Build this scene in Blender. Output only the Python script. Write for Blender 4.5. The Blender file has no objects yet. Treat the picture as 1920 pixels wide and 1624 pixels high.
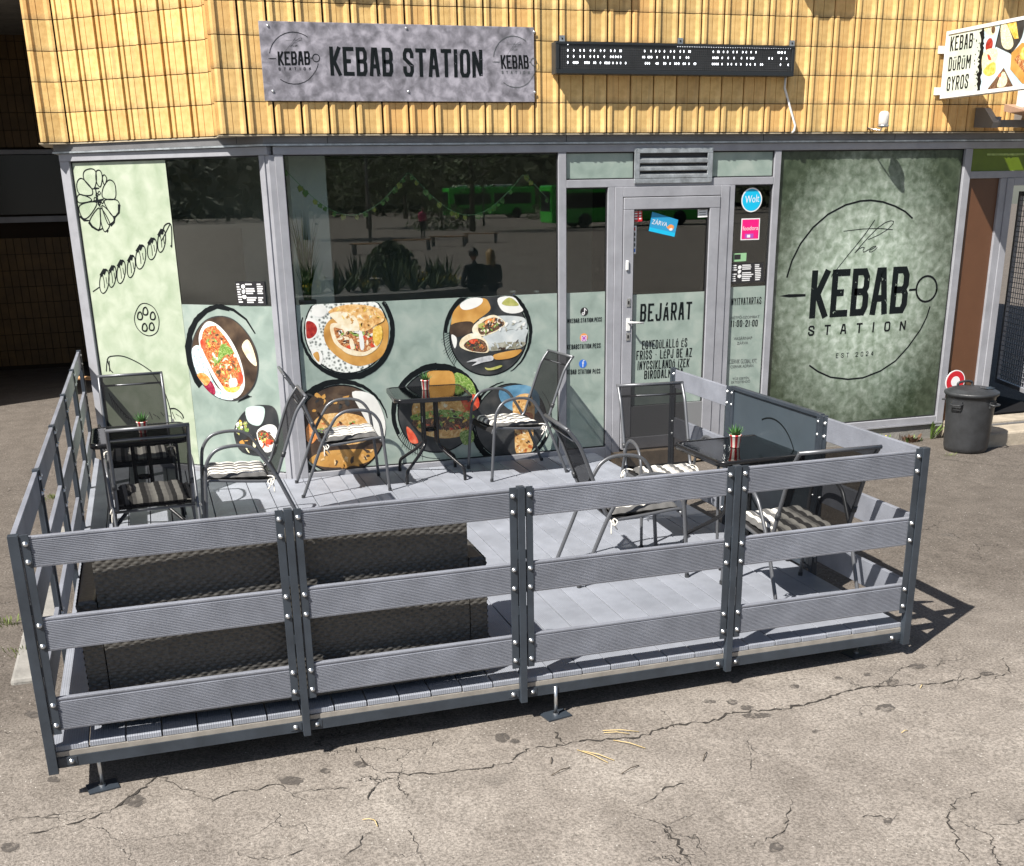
import bpy, bmesh, math, random
from mathutils import Vector, Matrix, noise

random.seed(7)
R = math.radians
scene = bpy.context.scene
C = scene.collection

# ------------------------------------------------------------------ camera
F_PX, CY_PX, IMG_W, IMG_H = 2105.23, 1115.86, 1920.0, 1624.0
CAM = Vector((-1.1536, -9.5528, 2.4606))
YAW, PIT, ROL = 0.3015, 0.3463, -0.0186
_fw = Vector((math.sin(YAW)*math.cos(PIT), math.cos(YAW)*math.cos(PIT), -math.sin(PIT)))
_rt = Vector((math.cos(YAW), -math.sin(YAW), 0))
_up = _rt.cross(_fw)
CR = _rt*math.cos(ROL) + _up*math.sin(ROL)
CU = _up*math.cos(ROL) - _rt*math.sin(ROL)
cam_d = bpy.data.cameras.new('camera')
cam = bpy.data.objects.new('camera', cam_d)
C.objects.link(cam)
cam_d.sensor_fit = 'HORIZONTAL'
cam_d.sensor_width = 36.0
cam_d.lens = 36.0*F_PX/IMG_W
cam_d.shift_y = (CY_PX - IMG_H/2)/IMG_W
cam_d.clip_start = 0.05
cam_d.clip_end = 2000
m = Matrix.Identity(4)
for i in range(3):
    m[i][0], m[i][1], m[i][2], m[i][3] = CR[i], CU[i], -_fw[i], CAM[i]
cam.matrix_world = m
scene.camera = cam

# ------------------------------------------------------------------ light
SUN = Vector((0.88, 0.52, -1.20)).normalized()          # the way the light travels
w = bpy.data.worlds.new('World')
scene.world = w
w.use_nodes = True
nt = w.node_tree
sky = nt.nodes.new('ShaderNodeTexSky')
sky.sky_type = 'NISHITA'
sky.sun_disc = False
sky.sun_elevation = math.asin(-SUN.z)
sky.sun_rotation = math.atan2(-SUN.x, -SUN.y)
sky.air_density = 1.0
sky.dust_density = 1.2
nt.nodes['Background'].inputs['Strength'].default_value = 0.055
nt.links.new(sky.outputs[0], nt.nodes['Background'].inputs['Color'])
sl = bpy.data.lights.new('sun', 'SUN')
sl.energy = 5.0
sl.angle = R(0.55)
sl.color = (1.0, 0.95, 0.88)
so = bpy.data.objects.new('sun', sl)
so.rotation_euler = SUN.to_track_quat('-Z', 'Y').to_euler()
C.objects.link(so)
vs = scene.view_settings
vs.view_transform = 'Standard'
vs.look = 'None'
vs.gamma = 1
vs.use_curve_mapping = False
vs.exposure = 0.85
scene.cycles.max_bounces = 8
scene.cycles.transparent_max_bounces = 12

# ------------------------------------------------------------------ pixel -> place
def ray(u, v):
    return _fw + CR*((u - 960)/F_PX) + CU*((CY_PX - v)/F_PX)
def on_z(u, v, z):
    d = ray(u, v); return CAM + d*((z - CAM.z)/d.z)
def on_y(u, v, y):
    d = ray(u, v); return CAM + d*((y - CAM.y)/d.y)

# ------------------------------------------------------------------ mesh helper
class MB:
    def __init__(s):
        s.v = []; s.f = []; s.m = []; s.s = []
    def add(s, vs, fs, mi=0, sm=False):
        o = len(s.v)
        s.v += [tuple(p) for p in vs]
        for f in fs:
            s.f.append([i + o for i in f]); s.m.append(mi); s.s.append(sm)
        return s
    def box(s, x0, x1, y0, y1, z0, z1, mi=0):
        vs = [(x, y, z) for z in (z0, z1) for y in (y0, y1) for x in (x0, x1)]
        return s.add(vs, [(0,2,3,1),(4,5,7,6),(0,1,5,4),(2,6,7,3),(0,4,6,2),(1,3,7,5)], mi)
    def obox(s, c, ax, ay, az, mi=0):            # centre and three half-axis vectors
        c = Vector(c); ax = Vector(ax); ay = Vector(ay); az = Vector(az)
        vs = [c + ax*i + ay*j + az*k for k in (-1,1) for j in (-1,1) for i in (-1,1)]
        return s.add(vs, [(0,2,3,1),(4,5,7,6),(0,1,5,4),(2,6,7,3),(0,4,6,2),(1,3,7,5)], mi)
    def tube(s, path, r, n=8, mi=0, closed=False, flat=1.0, ref=None):
        P = [Vector(p) for p in path]; k = len(P)
        rr = r if hasattr(r, '__len__') else [r]*k
        rings = []
        prev = None
        for i in range(k):
            a = P[i-1] if (i > 0 or closed) else P[i]
            b = P[(i+1) % k] if (i < k-1 or closed) else P[i]
            t = (b - a).normalized()
            if ref is not None: u = Vector(ref)
            elif prev is not None: u = prev
            else: u = Vector((0,0,1)) if abs(t.z) < .9 else Vector((1,0,0))
            u = (u - t*u.dot(t))
            if u.length < 1e-5: u = t.orthogonal()
            u.normalize(); prev = u
            w_ = t.cross(u)
            rings.append([P[i] + (u*math.cos(2*math.pi*j/n)*flat + w_*math.sin(2*math.pi*j/n))*rr[i] for j in range(n)])
        vs = [p for g in rings for p in g]
        fs = []
        for i in range(k if closed else k-1):
            a = i*n; b = ((i+1) % k)*n
            for j in range(n):
                fs.append((a+j, a+(j+1) % n, b+(j+1) % n, b+j))
        s.add(vs, fs, mi, True)
        if not closed:
            o = len(s.v) - k*n
            s.f.append(list(range(o+n-1, o-1, -1))); s.m.append(mi); s.s.append(False)
            s.f.append(list(range(o+(k-1)*n, o+k*n))); s.m.append(mi); s.s.append(False)
        return s
    def lathe(s, prof, n=24, c=(0,0,0), mi=0, sm=True, mats=None):
        vs = []
        for (r, z) in prof:
            for j in range(n):
                a = 2*math.pi*j/n
                vs.append((c[0]+r*math.cos(a), c[1]+r*math.sin(a), c[2]+z))
        o = len(s.v); s.v += vs
        for i in range(len(prof)-1):
            for j in range(n):
                s.f.append([o+i*n+j, o+i*n+(j+1) % n, o+(i+1)*n+(j+1) % n, o+(i+1)*n+j])
                s.m.append(mi if mats is None else mats(i, j)); s.s.append(sm)
        return s
    def poly(s, pts, mi=0):
        return s.add(pts, [tuple(range(len(pts)))], mi)
    def prism(s, pts, d, mi=0):                   # polygon (3D) pushed along d
        n = len(pts); d = Vector(d)
        vs = [Vector(p) for p in pts] + [Vector(p) + d for p in pts]
        fs = [tuple(range(n-1, -1, -1)), tuple(range(n, 2*n))] + [(i, (i+1) % n, n+(i+1) % n, n+i) for i in range(n)]
        return s.add(vs, fs, mi)
    def grid(s, nu, nv, fn, mi=0, sm=True):
        vs = [fn(i/nu, j/nv) for j in range(nv+1) for i in range(nu+1)]
        fs = [(j*(nu+1)+i, j*(nu+1)+i+1, (j+1)*(nu+1)+i+1, (j+1)*(nu+1)+i) for j in range(nv) for i in range(nu)]
        return s.add(vs, fs, mi, sm)
    def mesh(s, name, mats):
        me = bpy.data.meshes.new(name)
        me.from_pydata(s.v, [], s.f)
        for mt in (mats if isinstance(mats, (list, tuple)) else [mats]): me.materials.append(mt)
        me.polygons.foreach_set('material_index', s.m)
        me.polygons.foreach_set('use_smooth', s.s)
        me.update()
        return me
    def build(s, name, mats, parent=None, fix=False):
        me = s.mesh(name, mats)
        if fix:
            b = bmesh.new(); b.from_mesh(me); bmesh.ops.recalc_face_normals(b, faces=b.faces); b.to_mesh(me); b.free()
        return link(name, me, parent)

def link(name, me, parent=None):
    o = bpy.data.objects.new(name, me)
    C.objects.link(o)
    if parent is not None: o.parent = parent
    return o
def tag(o, label=None, cat=None, group=None, kind=None):
    if label: o['label'] = label
    if cat: o['category'] = cat
    if group: o['group'] = group
    if kind: o['kind'] = kind
    return o
def thing(name, label, cat, loc=(0,0,0), rz=0, group=None):
    o = bpy.data.objects.new(name, None)
    o.empty_display_size = .1
    C.objects.link(o)
    o.location = loc; o.rotation_euler = (0,0,rz)
    return tag(o, label, cat, group)
def copy_tree(o, parent=None):
    c = o.copy(); C.objects.link(c); c.parent = parent
    for ch in [x for x in bpy.data.objects if x.parent == o]:
        copy_tree(ch, c)
    return c
def bevel(o, w_=.004, seg=2):
    md = o.modifiers.new('bevel', 'BEVEL'); md.width = w_; md.segments = seg; md.limit_method = 'ANGLE'; md.angle_limit = R(40)
    return o
def arc(c, r, a0, a1, n, pl='xz'):
    out = []
    for i in range(n+1):
        a = R(a0 + (a1-a0)*i/n)
        out.append((c[0]+r*math.cos(a), c[1]+r*math.sin(a)))
    return out

# ------------------------------------------------------------------ materials
def mat(name, col, rough=.5, metal=0, spec=.5, coat=0, coat_r=.05, var=0, vscale=6, bump=0, bscale=60, col2=None, emit=None, obj_rand=0, detail=6):
    m_ = bpy.data.materials.new(name); m_.use_nodes = True
    n = m_.node_tree.nodes; l = m_.node_tree.links
    b = n['Principled BSDF']
    b.inputs['Base Color'].default_value = (*col, 1)
    b.inputs['Roughness'].default_value = rough
    b.inputs['Metallic'].default_value = metal
    b.inputs['Specular IOR Level'].default_value = spec
    b.inputs['Coat Weight'].default_value = coat
    b.inputs['Coat Roughness'].default_value = coat_r
    if emit:
        b.inputs['Emission Color'].default_value = (*emit[0], 1); b.inputs['Emission Strength'].default_value = emit[1]
    if var or col2:
        tc = n.new('ShaderNodeTexCoord')
        nz = n.new('ShaderNodeTexNoise'); nz.inputs['Scale'].default_value = vscale; nz.inputs['Detail'].default_value = detail; nz.inputs['Roughness'].default_value = .62
        l.new(tc.outputs['Object'], nz.inputs['Vector'])
        rp = n.new('ShaderNodeValToRGB')
        a = tuple(max(0, c*(1-var)) for c in col); bb = col2 if col2 else tuple(min(1, c*(1+var)) for c in col)
        rp.color_ramp.elements[0].color = (*a, 1); rp.color_ramp.elements[1].color = (*bb, 1)
        rp.color_ramp.elements[0].position = .33; rp.color_ramp.elements[1].position = .67
        l.new(nz.outputs[0], rp.inputs[0])
        out = rp.outputs[0]
        if obj_rand:
            oi = n.new('ShaderNodeObjectInfo')
            mr = n.new('ShaderNodeMapRange'); mr.inputs[3].default_value = 1-obj_rand; mr.inputs[4].default_value = 1+obj_rand
            l.new(oi.outputs['Random'], mr.inputs[0])
            mx = n.new('ShaderNodeMix'); mx.data_type = 'RGBA'; mx.blend_type = 'MULTIPLY'; mx.inputs[0].default_value = 1
            l.new(out, mx.inputs[6]); l.new(mr.outputs[0], mx.inputs[7]); out = mx.outputs[2]
        l.new(out, b.inputs['Base Color'])
    if bump:
        tc2 = n.new('ShaderNodeTexCoord')
        nb = n.new('ShaderNodeTexNoise'); nb.inputs['Scale'].default_value = bscale; nb.inputs['Detail'].default_value = 4
        l.new(tc2.outputs['Object'], nb.inputs['Vector'])
        bp = n.new('ShaderNodeBump'); bp.inputs['Strength'].default_value = bump; bp.inputs['Distance'].default_value = .01
        l.new(nb.outputs[0], bp.inputs['Height']); l.new(bp.outputs[0], b.inputs['Normal'])
    return m_

def ramp_mat(name, cols, scale=30, rough=.35, kind='noise', coat=.6, detail=5, dist=0.0):
    m_ = bpy.data.materials.new(name); m_.use_nodes = True
    n = m_.node_tree.nodes; l = m_.node_tree.links; b = n['Principled BSDF']
    tc = n.new('ShaderNodeTexCoord')
    if kind == 'noise':
        t = n.new('ShaderNodeTexNoise'); t.inputs['Scale'].default_value = scale; t.inputs['Detail'].default_value = detail; t.inputs['Distortion'].default_value = dist; o = t.outputs[0]
    else:
        t = n.new('ShaderNodeTexVoronoi'); t.inputs['Scale'].default_value = scale; o = t.outputs['Distance']
    l.new(tc.outputs['Object'], t.inputs['Vector'])
    rp = n.new('ShaderNodeValToRGB'); e = rp.color_ramp.elements
    lo, hi = (.3, .7) if kind == 'noise' else (.05, .75)
    for i, c in enumerate(cols):
        pos = lo + (hi-lo)*i/max(1, len(cols)-1)
        if i < 2: e[i].position = pos; e[i].color = (*c, 1)
        else:
            x = e.new(pos); x.color = (*c, 1)
    l.new(o, rp.inputs[0]); l.new(rp.outputs[0], b.inputs['Base Color'])
    b.inputs['Roughness'].default_value = rough; b.inputs['Coat Weight'].default_value = coat; b.inputs['Coat Roughness'].default_value = .02
    return m_

def glass_mat(name, tint=(.75,.8,.78), base=.05):
    m_ = bpy.data.materials.new(name); m_.use_nodes = True
    n = m_.node_tree.nodes; l = m_.node_tree.links; n.remove(n['Principled BSDF'])
    tr = n.new('ShaderNodeBsdfTransparent'); tr.inputs[0].default_value = (*tint, 1)
    gl = n.new('ShaderNodeBsdfGlossy'); gl.inputs['Roughness'].default_value = 0.0; gl.inputs[0].default_value = (1,1,1,1)
    fr = n.new('ShaderNodeFresnel'); fr.inputs[0].default_value = 1.5
    ad = n.new('ShaderNodeMath'); ad.operation = 'MULTIPLY_ADD'; ad.inputs[1].default_value = .9; ad.inputs[2].default_value = base; ad.use_clamp = True
    l.new(fr.outputs[0], ad.inputs[0])
    mx = n.new('ShaderNodeMixShader'); l.new(ad.outputs[0], mx.inputs[0]); l.new(tr.outputs[0], mx.inputs[1]); l.new(gl.outputs[0], mx.inputs[2])
    l.new(mx.outputs[0], n['Material Output'].inputs[0])
    tc = n.new('ShaderNodeTexCoord'); nz = n.new('ShaderNodeTexNoise'); nz.inputs['Scale'].default_value = 1.6; nz.inputs['Detail'].default_value = 1; l.new(tc.outputs['Object'], nz.inputs['Vector'])
    bp = n.new('ShaderNodeBump'); bp.inputs['Strength'].default_value = .05; bp.inputs['Distance'].default_value = .004; l.new(nz.outputs[0], bp.inputs['Height']); l.new(bp.outputs[0], gl.inputs['Normal'])
    return m_

M = {}
M['frame'] = mat('aluminium_grey', (.30,.305,.33), .42, 0, .5, var=.12, vscale=5)
M['frame_dark'] = mat('rubber_gasket', (.02,.02,.022), .6)
M['flashing'] = mat('grey_flashing', (.16,.16,.165), .5, .2, var=.18, vscale=3, bump=.15, bscale=20)
M['anthracite'] = mat('anthracite_paint', (.034,.043,.055), .42, 0, .45, var=.22, vscale=7)
M['zinc'] = mat('zinc_plated', (.62,.64,.66), .3, .9)
M['galv'] = mat('galvanised_sheet', (.42,.45,.47), .4, .6, var=.3, vscale=14, bump=.1)
M['black'] = mat('black_enamel', (.012,.012,.013), .22)
M['blackplastic'] = mat('black_plastic', (.035,.037,.04), .42, var=.25, vscale=9, bump=.2, bscale=120)
M['white'] = mat('white_paint', (.75,.75,.73), .45, var=.05)
M['concrete'] = mat('concrete', (.36,.31,.24), .85, var=.25, vscale=6, bump=.5, bscale=50)
M['concrete_grey'] = mat('concrete_grey', (.25,.24,.22), .85, var=.2, vscale=4, bump=.5, bscale=40)
M['lip'] = mat('mortar_lip', (.40,.34,.24), .8, var=.2, vscale=12)
M['inner_wall'] = mat('inner_wall', (.62,.63,.62), .8, var=.05)
M['inner_dark'] = mat('inner_dark', (.05,.05,.055), .6)
M['void'] = mat('doorway_shade', (.010,.010,.011), .95, spec=.1)  # near-black colour standing in for the shade inside the neighbouring doorway
M['brown'] = mat('brown_panel', (.115,.052,.026), .38, var=.06)
M['olive'] = mat('olive_panel', (.105,.16,.008), .3, coat=.4, var=.1)
M['glass'] = glass_mat('window_glass', (.84,.88,.86), .022)
M['wood'] = mat('wood', (.45,.25,.11), .6, var=.2, vscale=20)
M['led'] = mat('led_white', (.9,.92,1), .4, emit=((.92,.95,1.0), 2.2))
M['ink'] = mat('black_ink', (.006,.008,.009), .5, spec=.2)
M['ink_grey'] = mat('grey_ink', (.09,.10,.10), .35, coat=.35, coat_r=.03)

def tile_mat():
    m_ = mat('yellow_glazed_tile', (.68,.43,.15), .45, 0, .4, var=.16, vscale=9, bump=.12, bscale=90, col2=(.80,.56,.235), obj_rand=.12)
    n = m_.node_tree.nodes; l = m_.node_tree.links; b = n['Principled BSDF']
    tc = n.new('ShaderNodeTexCoord')
    sp = n.new('ShaderNodeSeparateXYZ'); l.new(tc.outputs['Object'], sp.inputs[0])
    # soot along the lower and upper edge of each tile, broken up by noise
    nz = n.new('ShaderNodeTexNoise'); nz.inputs['Scale'].default_value = 28; nz.inputs['Detail'].default_value = 5
    ge = n.new('ShaderNodeNewGeometry'); l.new(ge.outputs['Position'], nz.inputs['Vector'])
    mr = n.new('ShaderNodeMapRange'); mr.inputs[1].default_value = 0; mr.inputs[2].default_value = .05; mr.inputs[3].default_value = .75; mr.inputs[4].default_value = 0
    l.new(sp.outputs['Z'], mr.inputs[0])
    mu = n.new('ShaderNodeMath'); mu.operation = 'MULTIPLY'; l.new(mr.outputs[0], mu.inputs[0]); l.new(nz.outputs[0], mu.inputs[1])
    mx = n.new('ShaderNodeMix'); mx.data_type = 'RGBA'; mx.inputs[7].default_value = (.10,.075,.05,1)
    src = b.inputs['Base Color'].links[0].from_socket
    # rain-borne grime running down the wall
    mp = n.new('ShaderNodeMapping'); mp.inputs['Scale'].default_value = (17,17,1.3); l.new(ge.outputs['Position'], mp.inputs[0])
    ns = n.new('ShaderNodeTexNoise'); ns.inputs['Scale'].default_value = 1; ns.inputs['Detail'].default_value = 5; l.new(mp.outputs[0], ns.inputs['Vector'])
    ms = n.new('ShaderNodeMapRange'); ms.inputs[1].default_value = .56; ms.inputs[2].default_value = .78; ms.inputs[4].default_value = .5; l.new(ns.outputs[0], ms.inputs[0])
    mg = n.new('ShaderNodeMix'); mg.data_type = 'RGBA'; mg.inputs[7].default_value = (.20,.13,.065,1); l.new(ms.outputs[0], mg.inputs[0]); l.new(src, mg.inputs[6]); src = mg.outputs[2]
    oi = n.new('ShaderNodeObjectInfo'); mh = n.new('ShaderNodeMath'); mh.operation = 'MULTIPLY'; mh.inputs[1].default_value = 7.31; l.new(oi.outputs['Random'], mh.inputs[0])
    fr_ = n.new('ShaderNodeMath'); fr_.operation = 'FRACT'; l.new(mh.outputs[0], fr_.inputs[0])
    pw = n.new('ShaderNodeMath'); pw.operation = 'POWER'; pw.inputs[1].default_value = 3.0; l.new(fr_.outputs[0], pw.inputs[0])
    m5 = n.new('ShaderNodeMath'); m5.operation = 'MULTIPLY'; m5.inputs[1].default_value = .55; l.new(pw.outputs[0], m5.inputs[0])
    mo = n.new('ShaderNodeMix'); mo.data_type = 'RGBA'; mo.inputs[7].default_value = (.66,.34,.11,1); l.new(m5.outputs[0], mo.inputs[0]); l.new(src, mo.inputs[6]); src = mo.outputs[2]
    l.new(mu.outputs[0], mx.inputs[0]); l.new(src, mx.inputs[6]); l.new(mx.outputs[2], b.inputs['Base Color'])
    return m_
M['tile'] = tile_mat()
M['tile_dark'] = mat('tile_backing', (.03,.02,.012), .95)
M['tile_shade'] = mat('shaded_passage_tile', (.12,.068,.02), .6, var=.3, vscale=3)  # copy of the yellow tile: dirty, and darkened in colour for the passage's shade

def board_mat(name, col, axis, pitch, strength=.5):
    m_ = mat(name, col, .55, 0, .4, var=.17, vscale=3.2, obj_rand=.07, detail=10)
    n = m_.node_tree.nodes; l = m_.node_tree.links; b = n['Principled BSDF']
    tc = n.new('ShaderNodeTexCoord')
    sp = n.new('ShaderNodeSeparateXYZ'); l.new(tc.outputs['Object'], sp.inputs[0])
    mu = n.new('ShaderNodeMath'); mu.operation = 'MULTIPLY'; mu.inputs[1].default_value = 2*math.pi/pitch; l.new(sp.outputs[axis], mu.inputs[0])
    si = n.new('ShaderNodeMath'); si.operation = 'SINE'; l.new(mu.outputs[0], si.inputs[0])
    bp = n.new('ShaderNodeBump'); bp.inputs['Strength'].default_value = strength; bp.inputs['Distance'].default_value = pitch*.25
    l.new(si.outputs[0], bp.inputs['Height']); l.new(bp.outputs[0], b.inputs['Normal'])
    return m_
M['rail'] = mat('rail_composite', (.205,.217,.25), .52, 0, .35, var=.15, vscale=5, obj_rand=.09, bump=.2, bscale=120)
M['deck'] = board_mat('deck_composite', (.25,.267,.305), 'X', .0105, .22)

def decal_mat(name, c0, c1, c2, scale=5, coat=.75):
    m_ = ramp_mat(name, [c0, c1, c2], scale, .38, coat=coat, detail=9, dist=.4)
    return m_
M['decal'] = decal_mat('vinyl_sage', (.225,.29,.255), (.285,.355,.315), (.36,.42,.375), 6)
M['decal_light'] = decal_mat('vinyl_pale', (.31,.38,.265), (.39,.45,.335), (.47,.52,.41), 7)
def vignette_mat():
    m_ = decal_mat('vinyl_mottled', (.20,.265,.19), (.37,.45,.365), (.58,.66,.58), 14)
    n = m_.node_tree.nodes; l = m_.node_tree.links; b = n['Principled BSDF']
    # the printed design darkens to moss green around its border
    tc = n.new('ShaderNodeTexCoord'); mp = n.new('ShaderNodeMapping')
    mp.inputs['Location'].default_value = (-5.38,0,-1.50); l.new(tc.outputs['Object'], mp.inputs[0])
    m2 = n.new('ShaderNodeVectorMath'); m2.operation = 'MULTIPLY'; m2.inputs[1].default_value = (1/1.02, 0, 1/1.34); l.new(mp.outputs[0], m2.inputs[0])
    ln = n.new('ShaderNodeVectorMath'); ln.operation = 'LENGTH'; l.new(m2.outputs[0], ln.inputs[0])
    nz = n.new('ShaderNodeTexNoise'); nz.inputs['Scale'].default_value = 5; nz.inputs['Detail'].default_value = 12; nz.inputs['Roughness'].default_value = .8
    l.new(tc.outputs['Object'], nz.inputs['Vector'])
    ad = n.new('ShaderNodeMath'); ad.operation = 'MULTIPLY_ADD'; ad.inputs[1].default_value = .9; l.new(nz.outputs[0], ad.inputs[0]); l.new(ln.outputs['Value'], ad.inputs[2])
    mr = n.new('ShaderNodeMapRange'); mr.inputs[1].default_value = .80; mr.inputs[2].default_value = 1.52; l.new(ad.outputs[0], mr.inputs[0])
    mx = n.new('ShaderNodeMix'); mx.data_type = 'RGBA'; mx.blend_type = 'MULTIPLY'; mx.inputs[7].default_value = (.12,.14,.10,1)
    src = b.inputs['Base Color'].links[0].from_socket
    l.new(mr.outputs[0], mx.inputs[0]); l.new(src, mx.inputs[6]); l.new(mx.outputs[2], b.inputs['Base Color'])
    return m_
M['decal_vig'] = vignette_mat()
M['sign_metal'] = ramp_mat('printed_zinc', [(.12,.115,.13), (.24,.23,.26), (.42,.40,.45)], 14, .4, coat=.15, detail=7, dist=.3)
def worn(name, col):
    m_ = mat(name, col, .5, spec=.2)
    n = m_.node_tree.nodes; l = m_.node_tree.links; b = n['Principled BSDF']
    tc = n.new('ShaderNodeTexCoord')
    nz = n.new('ShaderNodeTexNoise'); nz.inputs['Scale'].default_value = 22; nz.inputs['Detail'].default_value = 3; nz.inputs['Roughness'].default_value = .6; nz.inputs['Distortion'].default_value = .8
    l.new(tc.outputs['Object'], nz.inputs['Vector'])
    gt = n.new('ShaderNodeMath'); gt.operation = 'LESS_THAN'; gt.inputs[1].default_value = .675; l.new(nz.outputs[0], gt.inputs[0])
    l.new(gt.outputs[0], b.inputs['Alpha'])
    return m_
M['ink_worn'] = worn('worn_black_ink', (.006,.009,.010))

# ------------------------------------------------------------------ flat print on a real plane
class Print:
    def __init__(s, O, n):
        s.O = Vector(O); s.n = Vector(n).normalized(); s.e2 = Vector((0,0,1)); s.e1 = s.e2.cross(s.n).normalized()
        s.mb = MB(); s.mats = []; s.lv = 1; s.c = 0
    def px(s, u, v):
        d = ray(u, v); t = (s.O - CAM).dot(s.n)/d.dot(s.n)
        p = CAM + d*t - s.O
        return Vector((p.dot(s.e1), p.dot(s.e2)))
    def P3(s, q, h):
        return s.O + s.e1*q[0] + s.e2*q[1] + s.n*h
    def mi(s, mt):
        if mt not in s.mats: s.mats.append(mt)
        return s.mats.index(mt)
    def h(s):
        s.c += 1
        return .0010 + s.lv*.0005 + (s.c % 4)*.00012
    def up(s): s.lv += 1; return s
    def poly(s, pts, mt):
        h = s.h(); s.mb.poly([s.P3(p, h) for p in pts], s.mi(mt))
    def ppoly(s, pts, mt): s.poly([s.px(*p) for p in pts], mt)
    def stroke(s, pts, w_, mt, w2=None):
        P = [Vector(p) for p in pts]; k = len(P)
        for i in range(1, k-1):                       # hairpin corners become two strokes
            if (P[i]-P[i-1]).normalized().dot((P[i+1]-P[i]).normalized()) < -.3:
                s.stroke(P[:i+1], w_, mt); s.stroke(P[i:], w_, mt); return
        h = s.h(); L = []; Rr = []
        for i in range(k):
            a = (P[i]-P[i-1]).normalized() if i > 0 else (P[1]-P[0]).normalized()
            b = (P[i+1]-P[i]).normalized() if i < k-1 else a
            t = a + b
            t = t.normalized() if t.length > 1e-4 else a
            nn = Vector((-t.y, t.x)); cosv = max(.5, nn.dot(Vector((-a.y, a.x))))
            ww = (w_ if w2 is None else w_ + (w2-w_)*i/(k-1))/2/cosv
            L.append(P[i]+nn*ww); Rr.append(P[i]-nn*ww)
        vs = [s.P3(p, h) for p in L] + [s.P3(p, h) for p in Rr]
        s.mb.add(vs, [(i, k+i, k+i+1, i+1) for i in range(k-1)], s.mi(mt))
    def pstroke(s, pts, w_, mt, w2=None): s.stroke([s.px(*p) for p in pts], w_, mt, w2)
    def disc(s, c, rx, ry, mt, n=40, jit=0, seed=0, a0=0, clip=None):
        rnd = random.Random(seed); pts = []
        for i in range(n):
            a = 2*math.pi*i/n; r = 1 + jit*(rnd.random()-.5)
            x, y = rx*r*math.cos(a), ry*r*math.sin(a)
            q = Vector((c[0]+x*math.cos(a0)-y*math.sin(a0), c[1]+x*math.sin(a0)+y*math.cos(a0)))
            if clip is not None and q.y > clip: q.y = clip
            pts.append(q)
        s.poly(pts, mt)
    def ring(s, c, r, w0, w1, a0, a1, mt, n=40, jit=.0, seed=1, clip=None, ry=None):
        rnd = random.Random(seed); h = s.h(); ry = ry or r; vi = []; vo = []
        for i in range(n+1):
            f = i/n; a = R(a0+(a1-a0)*f); ww = w0+(w1-w0)*f; j = jit*(rnd.random()-.5)
            for k_, lst in ((-.5, vi), (.5, vo)):
                q = [c[0]+(r+ww*k_+j)*math.cos(a), c[1]+(ry+ww*k_+j)*math.sin(a)]
                if clip is not None: q[1] = min(q[1], clip)
                lst.append(s.P3(q, h))
        s.mb.add(vi+vo, [(i, i+1, n+2+i, n+1+i) for i in range(n)], s.mi(mt))
    def build(s, name, parent): return tag(s.mb.build(name, s.mats, parent), kind='stuff')

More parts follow.
